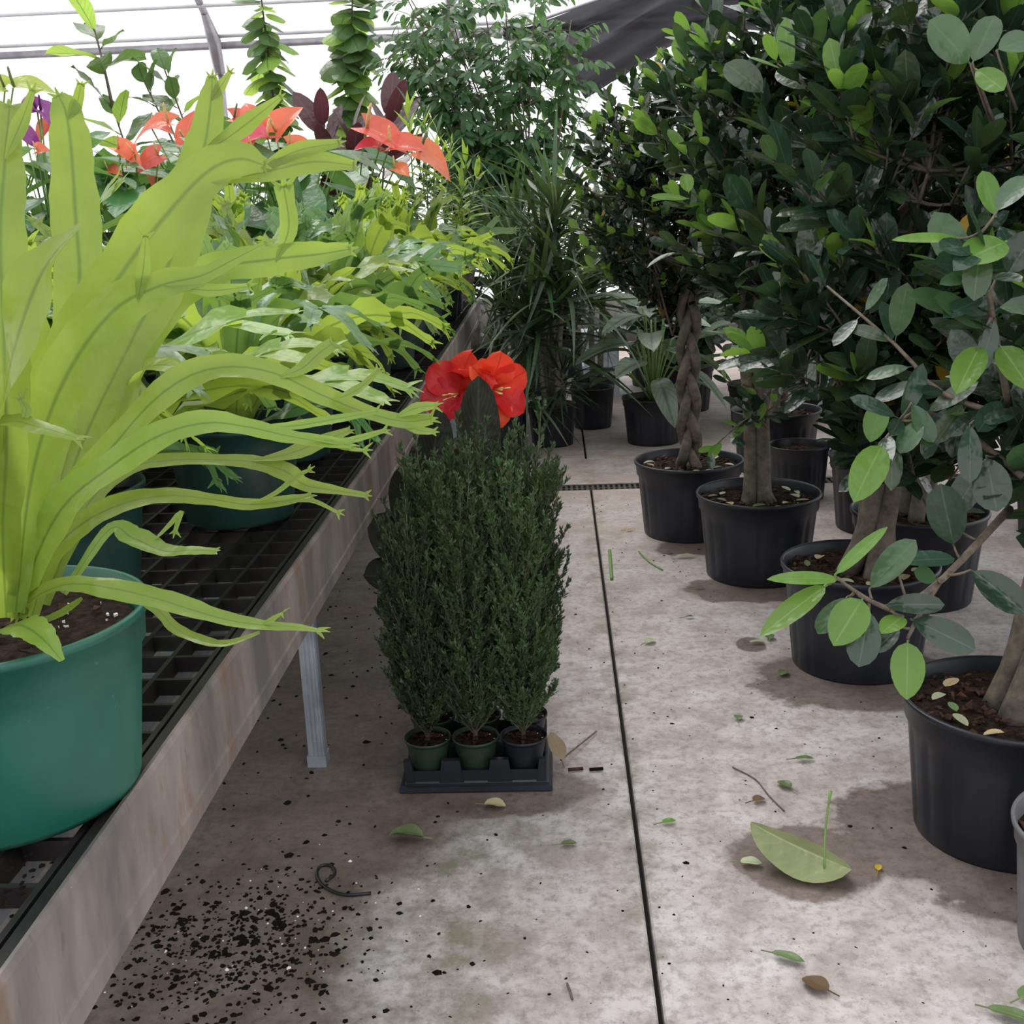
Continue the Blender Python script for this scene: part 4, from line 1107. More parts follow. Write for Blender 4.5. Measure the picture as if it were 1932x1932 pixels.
def anthurium(loc, seed, label, flowers, nleaf=16, zt=0.72, group=None, ls=0.25):
    """flowers: px, py, Y, size px, mat, spadix mat, facing(dx,dy,dz)"""
    t = empty('anthurium', loc, label, 'anthurium', group)
    o = Vector(loc); rng = random.Random(seed)
    link('pot', pot_mid, t); link('soil', soil_mid, t, (0, 0, 0.145))
    for i in range(nleaf):
        g = i*2.4+rng.uniform(-.4, .4); z = zt*rng.uniform(.5, 1.0); r = rng.uniform(.12, .28)
        p = Vector((r*cos(g), r*sin(g), 0.15+z))
        lf = link('leaf', heart_mesh('anth_leaf', ls, ls*0.7, fold=.2, curl=.25), t)
        lf.matrix_basis = mat4(p, (cos(g), sin(g), rng.uniform(-.7, .1)), (0, 0, 1), rng.uniform(-.3, .3), rng.uniform(.8, 1.15))
        MB().tube(curve_pts((0, 0, 0.14), p, 0.03, 6, Vector((-.3*p.x, -.3*p.y, 0))), [0.004]*6, 5).obj('petiole', M['stem_green'], t)
    for (px, py, Y, spx, mk, sk, fd) in flowers:
        c = at_y(px, py, Y)-o
        ln = spx*0.85*Y/FPX
        me = leaf_mesh('spathe', M[mk], 'heart', ln, ln*0.85, rows=11, cols=3, lobe=0.26, fold=rng.uniform(.3, .8), curl=rng.uniform(.25, .9), wave=.02)
        sp = link('flower', me, t)
        d = Vector(fd).normalized()
        sp.matrix_basis = mat4(c, d, Vector((rng.uniform(-.3, .3), -.75, .75)), rng.uniform(-.5, .5))
        x_, y_, z_ = frame(d, (0, -.75, .75))
        sd = (z_*0.8+d*0.25+Vector((0, 0, .5))).normalized()
        q = MB().tube([Vector((0, 0, 0)), Vector((0, 0, ln*.28)), Vector((ln*.02, 0, ln*.52)), Vector((ln*.03, 0, ln*.58))], [ln*.045, ln*.045, ln*.035, ln*.012], 8).obj('spadix', M[sk], sp)
        q.matrix_basis = sp.matrix_basis.inverted() @ Matrix.Translation(c + z_*0.003 + d*ln*.04) @ sd.to_track_quat('Z', 'Y').to_matrix().to_4x4()
        MB().tube(curve_pts((0, 0, .14), c, .03, 7, Vector((-.3*c.x, -.3*c.y, 0))), [0.0035]*7, 5).obj('flower_stalk', M['stem_green'], t)
L_ = Vector
anthurium((-1.62, 4.55, BT), 1, 'anthurium with coral spathes and a rolled pale one beside the dark purple flower', [
    (222, 280, 4.5, 55, 'spathe', 'spadix', (.9, -.3, -.35)), (300, 292, 4.55, 55, 'spathe', 'spadix', (-.7, -.4, -.2)), (205, 322, 4.4, 38, 'spathe', 'spadix', (.5, -.5, .1)), (255, 288, 4.5, 45, 'spathe', 'spadix', (-.8, .1, -.3))])
anthurium((-1.45, 5.0, BT), 2, 'anthurium with curled coral spathes opening beside an upright red bud', [
    (320, 232, 5.0, 75, 'spathe', 'spadix', (-.9, -.2, .15)), (352, 268, 4.95, 62, 'spathe', 'spadix', (.15, -.2, .95)), (300, 300, 4.9, 60, 'spathe', 'spadix', (-.3, -.6, -.4)), (285, 240, 5.1, 50, 'spathe', 'spadix', (.9, .1, .0))])
anthurium((-1.15, 5.2, BT), 3, 'anthurium with a pink-cupped spathe and broad coral flowers', [
    (505, 262, 5.1, 70, 'spathe_pink', 'spadix', (-.3, -.5, .1)), (520, 250, 5.2, 70, 'spathe', 'spadix', (.55, -.1, .8)), (480, 240, 5.2, 60, 'spathe', 'spadix', (-.2, .1, .9)), (440, 222, 5.3, 55, 'spathe', 'spadix_green', (.9, .2, -.1)), (545, 278, 5.1, 60, 'spathe', 'spadix', (.9, -.2, -.1)), (478, 280, 5.0, 46, 'spathe', 'spadix', (-.8, -.4, -.3))])
anthurium((-1.0, 5.75, BT), 4, 'anthurium with long curving coral spathes above the lime ferns', [
    (690, 240, 5.4, 95, 'spathe', 'spadix', (.9, -.2, -.3)), (735, 278, 5.4, 80, 'spathe', 'spadix', (.9, -.3, .1)), (745, 318, 5.3, 48, 'spathe', 'spadix', (.5, -.6, -.1)), (715, 282, 5.4, 55, 'spathe_pink', 'spadix', (-.5, -.5, .2)), (790, 285, 5.6, 80, 'spathe', 'spadix_green', (.95, .1, -.25))])
anthurium((-1.95, 4.5, BT), 5, 'anthurium with one dark purple flower and smaller coral ones', [
    (76, 208, 4.5, 62, 'spathe_purple', 'spadix_dark', (.8, -.3, -.3)), (70, 205, 4.5, 52, 'spathe_purple', 'spadix_dark', (-.95, -.1, .1)), (95, 235, 4.6, 45, 'spathe', 'spadix', (-.4, -.5, -.3)), (45, 245, 4.5, 40, 'spathe_purple', 'spadix_dark', (.5, -.3, -.5)), (70, 285, 4.4, 36, 'spathe', 'spadix', (.6, -.5, .1))])
anthurium((-2.26, 4.6, BT), 6, 'anthurium with a round lime green spathe above its leaves', [
    (25, 165, 4.6, 75, 'spathe_green', 'spadix_green', (.8, -.1, .25)), (10, 165, 4.6, 60, 'spathe_green', 'spadix_green', (-.9, -.1, .2))], zt=.7)
anthurium((-1.2, 5.9, BT), 7, 'anthurium showing heart-shaped green leaves only, behind the pink-cupped one', [], 12, .75)
anthurium((-1.75, 5.5, BT), 8, 'anthurium showing heart-shaped green leaves only, behind the coral row', [], 12, .78)

def leafy(name, label, cat, loc, seed, stems, leafset, nl, ls, pot=None, stemmat='twig', keep=300, droop=0.0, group=None, sr=0.008, leafup=0.2, spread=(0, 0, 0)):
    """upright stems carrying leaves all along. stems: list of (base xyz, top xyz, start fraction)"""
    t = empty(name, loc, label, cat, group)
    rng = random.Random(seed)
    if pot == 'big': big_pot(t, seed)
    elif pot == 'mid': link('pot', pot_mid, t); link('soil', soil_mid, t, (0, 0, .145))
    leaves = []
    for (a, b, f0) in stems:
        c = curve_pts(a, b, 0.0, 8, Vector((rng.uniform(-.05, .05), rng.uniform(-.05, .05), 0)))
        MB().tube(c, [sr*(1-.6*i/8) for i in range(8)], 6).obj('stem', M[stemmat], t)
        ax = (Vector(b)-Vector(a)).normalized(); x, y, z = frame(ax)
        for i in range(nl):
            f_ = f0+(1-f0)*(i+.5)/nl
            k = f_*7; j = min(int(k), 6); p = c[j].lerp(c[j+1], k-j)
            g = i*2.4+rng.uniform(-.4, .4)
            d = (y*cos(g)+z*sin(g))*(1.0-.6*max(0, f_-.7)/.3) + ax*(leafup+.7*max(0, f_-.75)/.25) + Vector((0, 0, -droop))
            leaves.append((mat4(p, d, ax+Vector((0, -.2, .3)), rng.uniform(-.4, .4), ls*rng.uniform(.7, 1.15)), rng.choice(leafset)))
    spread_leaves(t, leaves, keep)
    return t

def lm(mk, shape, w, **k):
    return leaf_mesh('leaf', M[mk], shape, 1.0, w, **k)
FID = [lm('bigleaf', 'obovate', .62, rows=7, cols=2, fold=.2, curl=.2, petiole=.1, wave=.04), lm('bigleaf', 'obovate', .55, rows=7, cols=2, fold=.1, curl=.05, petiole=.1, wave=.05), lm('biglime', 'obovate', .6, rows=7, cols=2, fold=.2, curl=.12, petiole=.1, wave=.03)]
RND = [lm('bigleaf', 'round', .95, rows=7, cols=2, fold=-.3, curl=.5, petiole=.1, wave=.03), lm('bigleaf', 'round', .9, rows=7, cols=2, fold=-.2, curl=.3, petiole=.1), lm('biglime', 'round', .9, rows=7, cols=2, fold=-.25, curl=.35, petiole=.1)]
BUR = [lm('burgundy', 'ovate', .45, rows=7, cols=2, fold=.2, curl=.1, petiole=.1), lm('burgundy', 'ovate', .5, rows=7, cols=2, fold=.12, curl=.02, petiole=.1)]

q = at_y(200, 95, 6.6)
b0 = Vector((-2.2, 6.6, 0.75))
t = leafy('fiddle_leaf_fig', 'spindly fig with broad wavy leaves at the tip of a bare bent stem', 'plant', (-2.15, 6.6, BT), 51,
      [((0, 0, .15), tuple(at_y(212, 200, 6.6)-Vector((-2.15, 6.6, BT))), .75), (tuple(at_y(212, 200, 6.6)-Vector((-2.15, 6.6, BT))), tuple(at_y(178, 55, 6.6)-Vector((-2.15, 6.6, BT))), .35)], FID, 6, .24, 'mid', sr=.010, leafup=.35)
t = leafy('fiddle_leaf_fig', 'bushy fig with upright broad leaves and one pale lime leaf', 'plant', (-1.85, 6.7, BT), 52,
      [((0, 0, .15), tuple(at_y(270, 150, 6.7)-Vector((-1.85, 6.7, BT))), .35), ((.05, 0, .15), tuple(at_y(310, 130, 6.7)-Vector((-1.85, 6.7, BT))), .6)], FID, 13, .20, 'mid', sr=.009, leafup=.35)
for k, (px, lab, sd) in enumerate(((508, 'slim column of cupped round leaves rising to the roof pipe', 53), (655, 'thicker column of cupped round leaves beside the weeping fig', 54))):
    bx = at_y(px+(18 if k == 0 else 8), 300, 8.35); tx = at_y(px-(20 if k == 0 else -12), -40, 8.35)
    loc = Vector((bx.x, 8.35, 0.0))
    leafy('column_plant', lab, 'plant', loc, sd, [((0, 0, .25), (bx-loc), .3), (tuple(bx-loc), tuple(tx-loc), .0)], RND, 60 if k == 0 else 85, .19, 'big', sr=.010, leafup=.1, droop=.3)
rb = Vector((-1.05, 6.25, BT))
leafy('rubber_plant', 'rubber plant with upright dark burgundy leaves among the red flowers', 'plant', rb, 55,
      [((0, 0, .15), tuple(at_y(610, 235, 6.2)-rb), .55), ((.05, 0, .15), tuple(at_y(665, 255, 6.2)-rb), .6), ((.1, 0, .15), tuple(at_y(735, 225, 6.2)-rb), .65)], BUR, 9, .24, 'mid', sr=.009, leafup=.7)
# lime narrow-leaved shrub and palm-like one at the bench end
NAR = [lm('limepalm', 'lance', .2, rows=6, cols=1, fold=.2, curl=.15, petiole=.05), lm('limepalm', 'lance', .16, rows=6, cols=1, fold=.2, curl=.3, petiole=.05), lm('fic_mid', 'lance', .16, rows=6, cols=1, fold=.2, curl=.3, petiole=.05)]
for k, (pxs, lab, Y, z0) in enumerate((([(770, 195), (800, 215), (825, 245), (780, 260)], 'lime narrow-leaved shrub behind the coral anthurium', 6.0, BT), ([(850, 270), (880, 300), (830, 290), (900, 330), (870, 350)], 'lime narrow-leaved shrub spilling over the end of the bench', 6.4, BT))):
    cx = min(-0.64, at_y(pxs[1][0], pxs[1][1], Y).x-.05)
    loc = Vector((cx, Y, z0))
    leafy('narrow_leaf_shrub', lab, 'shrub', loc, 60+k, [((rx*.03, 0, .15), tuple(at_y(a, b, Y-.1)-loc), .4) for rx, (a, b) in enumerate(pxs)], NAR, 26, .12, 'mid', keep=200, sr=.005, leafup=.6, stemmat='stem_green')
LIL = [lm('anth_leaf', 'lance', .34, rows=8, cols=2, fold=.25, curl=.35, petiole=.02, wave=.02), lm('bush', 'lance', .3, rows=8, cols=2, fold=.25, curl=.5, petiole=.02, wave=.02), lm('anth_leaf', 'ovate', .45, rows=8, cols=2, fold=.25, curl=.2, petiole=.02, wave=.02)]
lil_lab = ['clump of broad green leaves behind the purple anthurium', 'clump of broad green leaves behind the coral anthuriums', 'clump of broad green leaves below the bare-stemmed fig', 'clump of broad green leaves before the burgundy rubber plant', 'clump of broad green leaves between the figs and the rubber plant', 'clump of broad green leaves beside the fern rows, below the purple flower', 'clump of broad green leaves near the wall side of the bench', 'clump of broad green leaves next to the lime narrow-leaved shrub']
for k, (X, Y, n_, h_) in enumerate(((-2.2, 5.2, 40, .80), (-1.6, 6.05, 40, .80), (-2.3, 6.1, 36, .8), (-1.4, 6.6, 34, .7), (-1.62, 7.1, 34, .7), (-2.05, 3.9, 38, .6), (-2.2, 7.2, 28, .55), (-1.0, 6.75, 30, .5))):
    t = empty('peace_lily', (X, Y, BT), lil_lab[k], 'plant'); rng = random.Random(300+k)
    link('pot', pot_mid, t); link('soil', soil_mid, t, (0, 0, .145))
    stk = MB()
    for i in range(n_):
        g = i*2.4; z = .16+h_*rng.uniform(.25, 1.0); r = rng.uniform(.05, .26)
        p = Vector((r*cos(g), r*sin(g), z))
        stk.tube(curve_pts((.02*cos(g), .02*sin(g), .14), p, .05, 5), [.004, .0035, .003, .003, .0025], 4)
        me = rng.choice(LIL); l = link('leaf', me, t)
        dz_, rl_, sl_ = rng.uniform(-.4, .9), rng.uniform(-.5, .5), rng.uniform(.2, .3)
        for tr in range(16):
            mx = mat4(p, (cos(g), sin(g), dz_), (0, 0, 1), rl_, sl_)
            if not blocked(Matrix.Translation((X, Y, BT)) @ mx, me): break
            g += .39; dz_ += .05
        l.matrix_basis = mx
    stk.obj('stalks', M['stem_green'], t)
# weeping fig
BEN = [lm('benj', 'ovate', .5, rows=6, fold=.25, curl=.25, petiole=.15), lm('benj', 'ovate', .45, rows=6, fold=.15, curl=.1, petiole=.15), lm('fic_young', 'ovate', .45, rows=6, fold=.2, curl=.2, petiole=.15)]
t = empty('weeping_fig', (-0.12, 8.1, 0), 'airy weeping fig with many thin stems and pointed leaves before the film wall', 'potted tree')
big_pot(t, 31)
rng = random.Random(31)
br = MB(); leaves = []
o = Vector(t.location)
for k in range(20):
    a = rng.uniform(0, 6.28)
    tip = at_y(rng.uniform(735, 1110), rng.uniform(-60, 180), 8.0+rng.uniform(-.35, .35))-o
    c = curve_pts((0.08*cos(a), .08*sin(a), .26), tip, 0.35, 12, Vector((rng.uniform(-.1, .1), rng.uniform(-.1, .1), 0)))
    br.tube(c, [0.012-.0008*i for i in range(12)], 5)
    for j in range(26):
        f_ = rng.uniform(.38, 1.0); kk = f_*11; jj = min(int(kk), 10)
        p = c[jj].lerp(c[jj+1], kk-jj)
        g = rng.uniform(0, 6.28); ln = rng.uniform(.12, .30)
        e = p + Vector((cos(g)*ln, sin(g)*ln, rng.uniform(-.10, .12)))
        tw = curve_pts(p, e, .03, 4)
        br.tube(tw, [.003, .0025, .002, .0015], 3, cap=False)
        for m_ in range(8):
            u = (m_+1)/8; pp = tw[min(int(u*3), 2)].lerp(tw[min(int(u*3), 2)+1], u*3-min(int(u*3), 2))
            d = Vector((cos(g+rng.uniform(-1.2, 1.2)), sin(g+rng.uniform(-1.2, 1.2)), rng.uniform(-1.0, -.1)))
            leaves.append((mat4(pp, d, (0, -.4, .8), rng.uniform(-.6, .6), .088*rng.uniform(.7, 1.15)), rng.choice(BEN[:2] if rng.random() < .9 else BEN)))
br.obj('branches', M['twig'], t)
spread_leaves(t, leaves, 300)

# dracaenas
DRA = [leaf_mesh('sword_leaf', M[m], 'sword', 1.0, .05, rows=8, cols=1, fold=.3, curl=c_) for (m, c_) in (('drac', .15), ('drac', .45), ('drac', .05), ('drac', .9), ('drac_pale', .7))]
def dracaena(name, lab, loc, seed, canes, nleaf, ln, keep=300, pot=True, sc=.64):
    t = empty(name, loc, lab, 'potted plant'); rng = random.Random(seed)
    if pot:
        p = link('pot', pot_big, t); p.scale = (sc, sc, .76)
        link('soil', soil_mesh('soil', PR*.94*sc, seed, 60, 0), t, (0, 0, .20))
    leaves = []
    for (bx, by, tx, ty, z, r) in canes:
        c = curve_pts((bx, by, .19), (tx, ty, z), 0, 7, Vector((rng.uniform(-.03, .03), 0, 0)))
        MB().tube(c, [r*(1-.25*i/6) for i in range(7)], 8).obj('cane', M['cane'], t)
        for i in range(nleaf):
            g = i*2.4; f_ = i/nleaf
            d = Vector((cos(g), sin(g), 0))*(.25+1.0*(1-f_)) + Vector((0, 0, -.25+1.5*f_))
            rl_, sl_ = rng.uniform(-.5, .5), ln*(.5 if z < .5 else 1)*rng.uniform(.75, 1.2)
            me = DRA[4] if rng.random() < .06 else rng.choice(DRA[:4])
            for tr in range(24):
                mx = mat4((tx, ty, z-.12*(1-f_)), d, (-d.x*.3, -d.y*.3, 1), rl_, sl_)
                if not blocked(Matrix.Translation(loc) @ mx, me, loc, 1.12): break
                g += .27; d = Vector((cos(g)*(.25+1.0*(1-f_)), sin(g)*(.25+1.0*(1-f_)), d.z+.04))
            leaves.append((mx, me))
    spread_leaves(t, leaves, keep, 'leaf')
dracaena('dracaena', 'tall dracaena with spiky heads on grey canes in a small black pot', (-0.04, 6.27, 0), 71,
         [(0.03, -.02, .08, -.05, .86, .020), (-.03, .02, -.02, .05, 1.05, .022), (-.085, -.04, -.12, -.08, .36, .012), (.06, .0, .06, -.02, .40, .028), (0, .05, .05, .1, 1.28, .018), (-.03, -.03, -.08, -.06, .68, .016)], 56, .60)
dracaena('dracaena', 'dark spiky dracaena in the gap behind the bench end', (-0.33, 6.85, 0), 72, [(0, 0, 0.02, 0, .75, .02), (.04, .03, .1, 0, 1.05, .02), (-.04, 0, -.02, .06, .49, .02)], 50, .6, 120)
dracaena('dracaena', 'shadowed dracaena past the tall one, beside a white crate', (0.22, 7.1, 0), 73, [(0, 0, 0, 0, .8, .02), (.04, .03, .1, 0, 1.1, .02)], 50, .58, 80)

# aglaonema
AGL = [lm('aglao', 'ovate', .42, rows=8, cols=2, fold=.22, curl=.45, wave=.02), lm('aglao', 'ovate', .40, rows=8, cols=2, fold=.3, curl=.2, wave=.02), lm('aglao', 'ovate', .44, rows=8, cols=2, fold=.15, curl=.7)]
def aglaonema(lab, loc, seed, n=20):
    t = empty('aglaonema', loc, lab, 'potted plant'); rng = random.Random(seed)
    p = link('pot', pot_big, t); p.scale = (.8, .8, .85)
    link('soil', soil_mesh('soil', PR*.75, seed, 40, 0), t, (0, 0, .22))
    for i in range(n):
        g = i*2.4; z = .34+.42*(i/n); r = .12*(1-i/n)+.05
        b = Vector((r*cos(g), r*sin(g), z))
        MB().tube(curve_pts((0, 0, .21), b, .03, 5), [.006]*5, 5).obj('petiole', M['stem_green'], t)
        l = link('leaf', AGL[i % 3], t); l.matrix_basis = mat4(b, (cos(g), sin(g), .75*i/n-.15), (0, 0, 1), rng.uniform(-.3, .3), rng.uniform(.27, .36))
aglaonema('silver-green aglaonema with drooping leaves behind the braided trunk', (0.52, 6.25, 0), 81, 24)
aglaonema('silver-green aglaonema in the shade beyond the ficus pots', (1.15, 6.6, 0), 82, 20)

# back row of dark bushes, pots in the shade
BSH = [lm('bush', 'ovate', .45, rows=5, fold=.2, curl=.2, petiole=.1), lm('fic_dark', 'ovate', .5, rows=5, fold=.1, curl=.1, petiole=.1)]
bl = ['shadowy bush at the wall end of the bench', 'dark bush behind the tall dracaena', 'dark bush behind the white crate', 'dense dark bush beyond the second aglaonema', 'dark bush below the shade cloth corner', 'dark bush at the far end of the ficus rows', 'dark bush past the weeping fig, partly under the bench', 'low dark bush between the dracaenas and the aglaonema', 'low dark bush beyond the braided trunk', 'dark bush beyond the second aglaonema pot', 'low dark bush in the shade behind the drain-line ficus']
for i, (X, Y, h, w) in enumerate(((-0.80, 9.25, 1.5, .45), (0.05, 8.9, 1.3, .45), (0.72, 8.3, 1.45, .5), (1.5, 8.0, 1.4, .5), (2.3, 8.4, 1.5, .5), (3.1, 7.6, 1.6, .55), (-2.2, 9.0, 1.4, .5), (0.78, 7.8, .95, .35), (0.78, 7.25, .85, .3), (1.62, 7.0, 1.1, .4), (1.45, 5.05, .8, .28))):
    rng = random.Random(90+i)
    leafy('dark_bush', bl[i], 'shrub', (X, Y, 0), 90+i, [((.05*cos(k), .05*sin(k), .26), (w*rng.uniform(-1, 1), .35*rng.uniform(-1, 1), h*rng.uniform(.6, 1.05)), .12) for k in range(22)], BSH, 30, .135, 'big', keep=60, leafup=.15)
# grey trunk and dark pot at the bench end
t = empty('grey_trunk_tree', (-0.64, 8.55, 0), 'knobbly grey trunk rising behind the end of the bench rail', 'potted tree')
big_pot(t, 33)
fused_trunk(t, None, [([(0, 0, .25), (.03, 0, .5), (-.03, 0, .8), (.02, 0, 1.1), (0, 0, 1.5)], [.06, .045, .05, .04, .03]), ([(.05, 0, .25), (-.03, -.02, .6), (.03, 0, .9), (0, 0, 1.4)], [.04, .035, .03, .02])])
ficus_canopy(t, 34, (0, 0, 1.4), 1.0, (0, 0, 1.55), (.35, .35, .4), 60, K_SMALL, .06, 60)
for i, (px, Y, lab) in enumerate(((872, 6.6, 'tall black pot standing at the far corner of the bench'), )):
    c = at_z(px, 600, BT)
    t = empty('tall_planter', (-0.64, 6.85, BT), lab, 'pot')
    o = link('pot', pot_mesh('tall_pot', M['pot_black'], .10, .085, .30, collar=.15, n=32), t)
    link('soil', soil_mid, t, (0, 0, .26))
cr = empty('white_crate', (0.30, 7.9, 0), 'pale blue-white plastic crate glimpsed behind dark leaves', 'crate')
MB().box(-.12, .12, -.1, .1, 0.0, .42).obj('crate_body', M['crate'], cr, smooth=False)
MB().box(-.13, .13, -.11, .11, .42, .45).box(-.13, .13, -.11, .11, .2, .22).obj('crate_rim', M['crate'], cr, smooth=False)
for i, (X, Y, lab) in enumerate(((0.20, 6.75, 'empty black pot pushed against the dracaena pot'), (-0.30, 6.1, 'empty black pot beside the leaning strap leaf'), (1.05, 4.95, 'empty black pot in the shade between the ficus rows'))):
    t = empty('nursery_pot', (X, Y, 0), lab, 'pot')
    o = link('pot_body', pot_big, t); o.scale = (.62, .62, .8)
    link('soil', soil_mesh('soil', .125, i, 30, 0), t, (0, 0, .21))

M['pot_grey'] = simple_mat('grey_pot_plastic', (0.13, 0.13, 0.14), 0.5)
t = empty('nursery_pot', (0.93, 1.765, 0), 'smaller grey pot standing just before the large-leaved ficus pot', 'pot')
link('pot_body', pot_mesh('grey_pot', M['pot_grey'], .165, .14, .24, flutes=16), t)
link('soil', soil_mesh('soil', .155, 15, 60, 0), t, (0, 0, .21))

# ================================================================== RED-FLOWERED PLANT behind the junipers
t = empty('red_flowering_plant', (-0.30, 3.05, 0), 'bronze-leaved plant with ruffled red flowers standing behind the junipers', 'flowering plant')
o = Vector(t.location)
p = link('pot', pot_big, t); p.scale = (.7, .7, .8)
link('soil', soil_mesh('soil', .14, 61, 50, 0), t, (0, 0, .21))
def big_traced(rows):
    for (bx, by, tx, ty, w, Y0, Y1, mk) in rows:
        b = at_y(bx, by, Y0); e = at_y(tx, ty, Y1); ln = (e-b).length
        me = leaf_mesh('leaf', M[mk], 'strap', ln, w*1.05*Y0/FPX, rows=12, cols=2, fold=.25, curl=.04, wave=.008)
        l = link('leaf', me, t); l.matrix_basis = mat4(b-o, e-b, (CAM-b).normalized()+Vector((.25, 0, .3)))
        MB().tube(curve_pts((0, 0, .2), b-o, .02, 5), [.006]*5, 5).obj('leaf_stalk', M['stem_green'], t)
big_traced([(898, 985, 905, 710, 84, 2.93, 2.98, 'darkleaf'), (930, 1000, 925, 845, 50, 2.95, 2.9, 'darkleaf'), (800, 1000, 830, 770, 75, 3.05, 3.15, 'darkleaf'), (850, 1000, 862, 850, 60, 2.95, 2.9, 'darkleaf'),
            (915, 960, 985, 852, 24, 3.0, 3.0, 'darkleaf'), (925, 975, 972, 925, 22, 2.95, 2.9, 'darkleaf'), (780, 1000, 760, 880, 80, 3.0, 2.95, 'darkleaf'), (760, 1050, 700, 980, 80, 3.0, 2.9, 'darkleaf'), (770, 1090, 690, 1085, 70, 3.0, 2.85, 'darkleaf'),
            (830, 1010, 790, 830, 70, 3.1, 3.2, 'darkleaf'), (880, 1010, 935, 790, 40, 3.15, 3.2, 'darkleaf'), (760, 1120, 720, 1160, 60, 2.95, 2.85, 'darkleaf')])
rng = random.Random(62)
for (px, py, face, s) in ((868, 742, (-.35, -.8, .25), 1.0), (925, 735, (.55, -.75, .2), 1.0), (868, 872, (.2, -.9, .3), .45), (895, 735, (.1, .5, .8), .8)):
    c = at_y(px, py, 3.24)-o
    mb = MB(); fx = Vector(face).normalized()
    a_, b_, c_ = frame(fx)
    fl_o = None
    for k in range(6):
        g = k*pi/3+.3
        d = (b_*cos(g)+c_*sin(g))*.85+fx*.55
        v, f, uv = leaf_geo('obovate', .115*s, .105*s, rows=9, cols=3, fold=.2, curl=-.1+rng.uniform(0, .6), wave=.07)
        mx = mat4((0, 0, 0), d, fx, rng.uniform(-.3, .3))
        pm = MB().add([tuple(mx @ Vector(q)) for q in v], f, uv).mesh('petal', M['redpetal'])
        if fl_o is None:
            MBt = MB().tube([c*0, -fx*.05*s, -fx*.09*s+Vector((0, 0, -.03))], [.012*s, .008*s, .005*s], 7)
            fl_o = MBt.obj('flower', M['stem_green'], t); fl_o.location = c
            MB().tube(curve_pts((0, 0, .2), tuple(c-fx*.09*s), 0, 7), [.006]*7, 6).obj('flower_stalk', M['stem_green'], t)
        link('petal', pm, fl_o)
    st = MB()
    for k in range(5):
        e = fx*.075*s + Vector((rng.uniform(-.02, .02), rng.uniform(-.01, .01), rng.uniform(-.03, .0)))*s
        st.tube([(0, 0, 0), tuple(e*.6), tuple(e)], [.001, .001, .0022], 5)
    st.obj('stamens', M['stamen'], fl_o)
# strap leaf leaning by the dracaena
sl = link('strap_leaf', leaf_mesh('strap_leaf', M['drac_pale'], 'sword', .36, .03, rows=8, curl=.02, fold=.3), None)
a = at_z(960, 838, 0.01); b = at_y(990, 722, a.y+.05)
sl.matrix_basis = mat4(a, b-a, (0, -1, .3)); tag(sl, 'single green strap leaf leaning upright by the shaded pots', 'leaf')

# ================================================================== JUNIPERS in a carry tray
tray = empty('carry_tray', (-0.215, 2.475, 0), 'black moulded plastic carry tray on the concrete holding six small pots', 'tray')
TW, TD, TH = 0.172, 0.118, 0.052
def tray_build():
    mb = MB()
    # stepped base rim
    def ring(w, d, z): return [(-w, -d, z), (w, -d, z), (w, d, z), (-w, d, z)]
    pr = [(TW, TD, 0.0), (TW+.004, TD+.004, 0.004), (TW+.003, TD+.003, 0.016), (TW-.006, TD-.006, 0.018), (TW-.010, TD-.010, 0.024), (TW-.012, TD-.009, TH)]
    v = []; f = []
    for r_ in pr: v += ring(*r_)
    for i in range(len(pr)-1):
        for j in range(4):
            f.append((i*4+j, i*4+(j+1) % 4, i*4+4+(j+1) % 4, i*4+4+j))
    mb.add(v, f)
    mb.box(-TW+.004, TW-.004, -TD+.004, TD-.004, .004, .020)
    mb.obj('tray_base', M['tray'], tray, smooth=False)
    # top deck between the wells: raised saddles
    sd = MB()
    for gx in (-.168, -.056, .056, .168):
        for gy in (-.118, 0, .118):
            w = .029
            X0, X1 = max(-TW+.010, gx-w), min(TW-.010, gx+w); Y0, Y1 = max(-TD+.008, gy-w), min(TD-.008, gy+w)
            v = [(X0, Y0, .0195), (X1, Y0, .0195), (X1, Y1, .0195), (X0, Y1, .0195), ((X0*.7+gx*.3), (Y0*.7+gy*.3), TH+.026), ((X1*.7+gx*.3), (Y0*.7+gy*.3), TH+.026), ((X1*.7+gx*.3), (Y1*.7+gy*.3), TH+.026), ((X0*.7+gx*.3), (Y1*.7+gy*.3), TH+.026)]
            sd.add(v, [(4, 5, 6, 7), (0, 1, 5, 4), (1, 2, 6, 5), (2, 3, 7, 6), (3, 0, 4, 7)])
    sd.obj('well_dividers', M['tray'], tray, smooth=False)
tray_build()

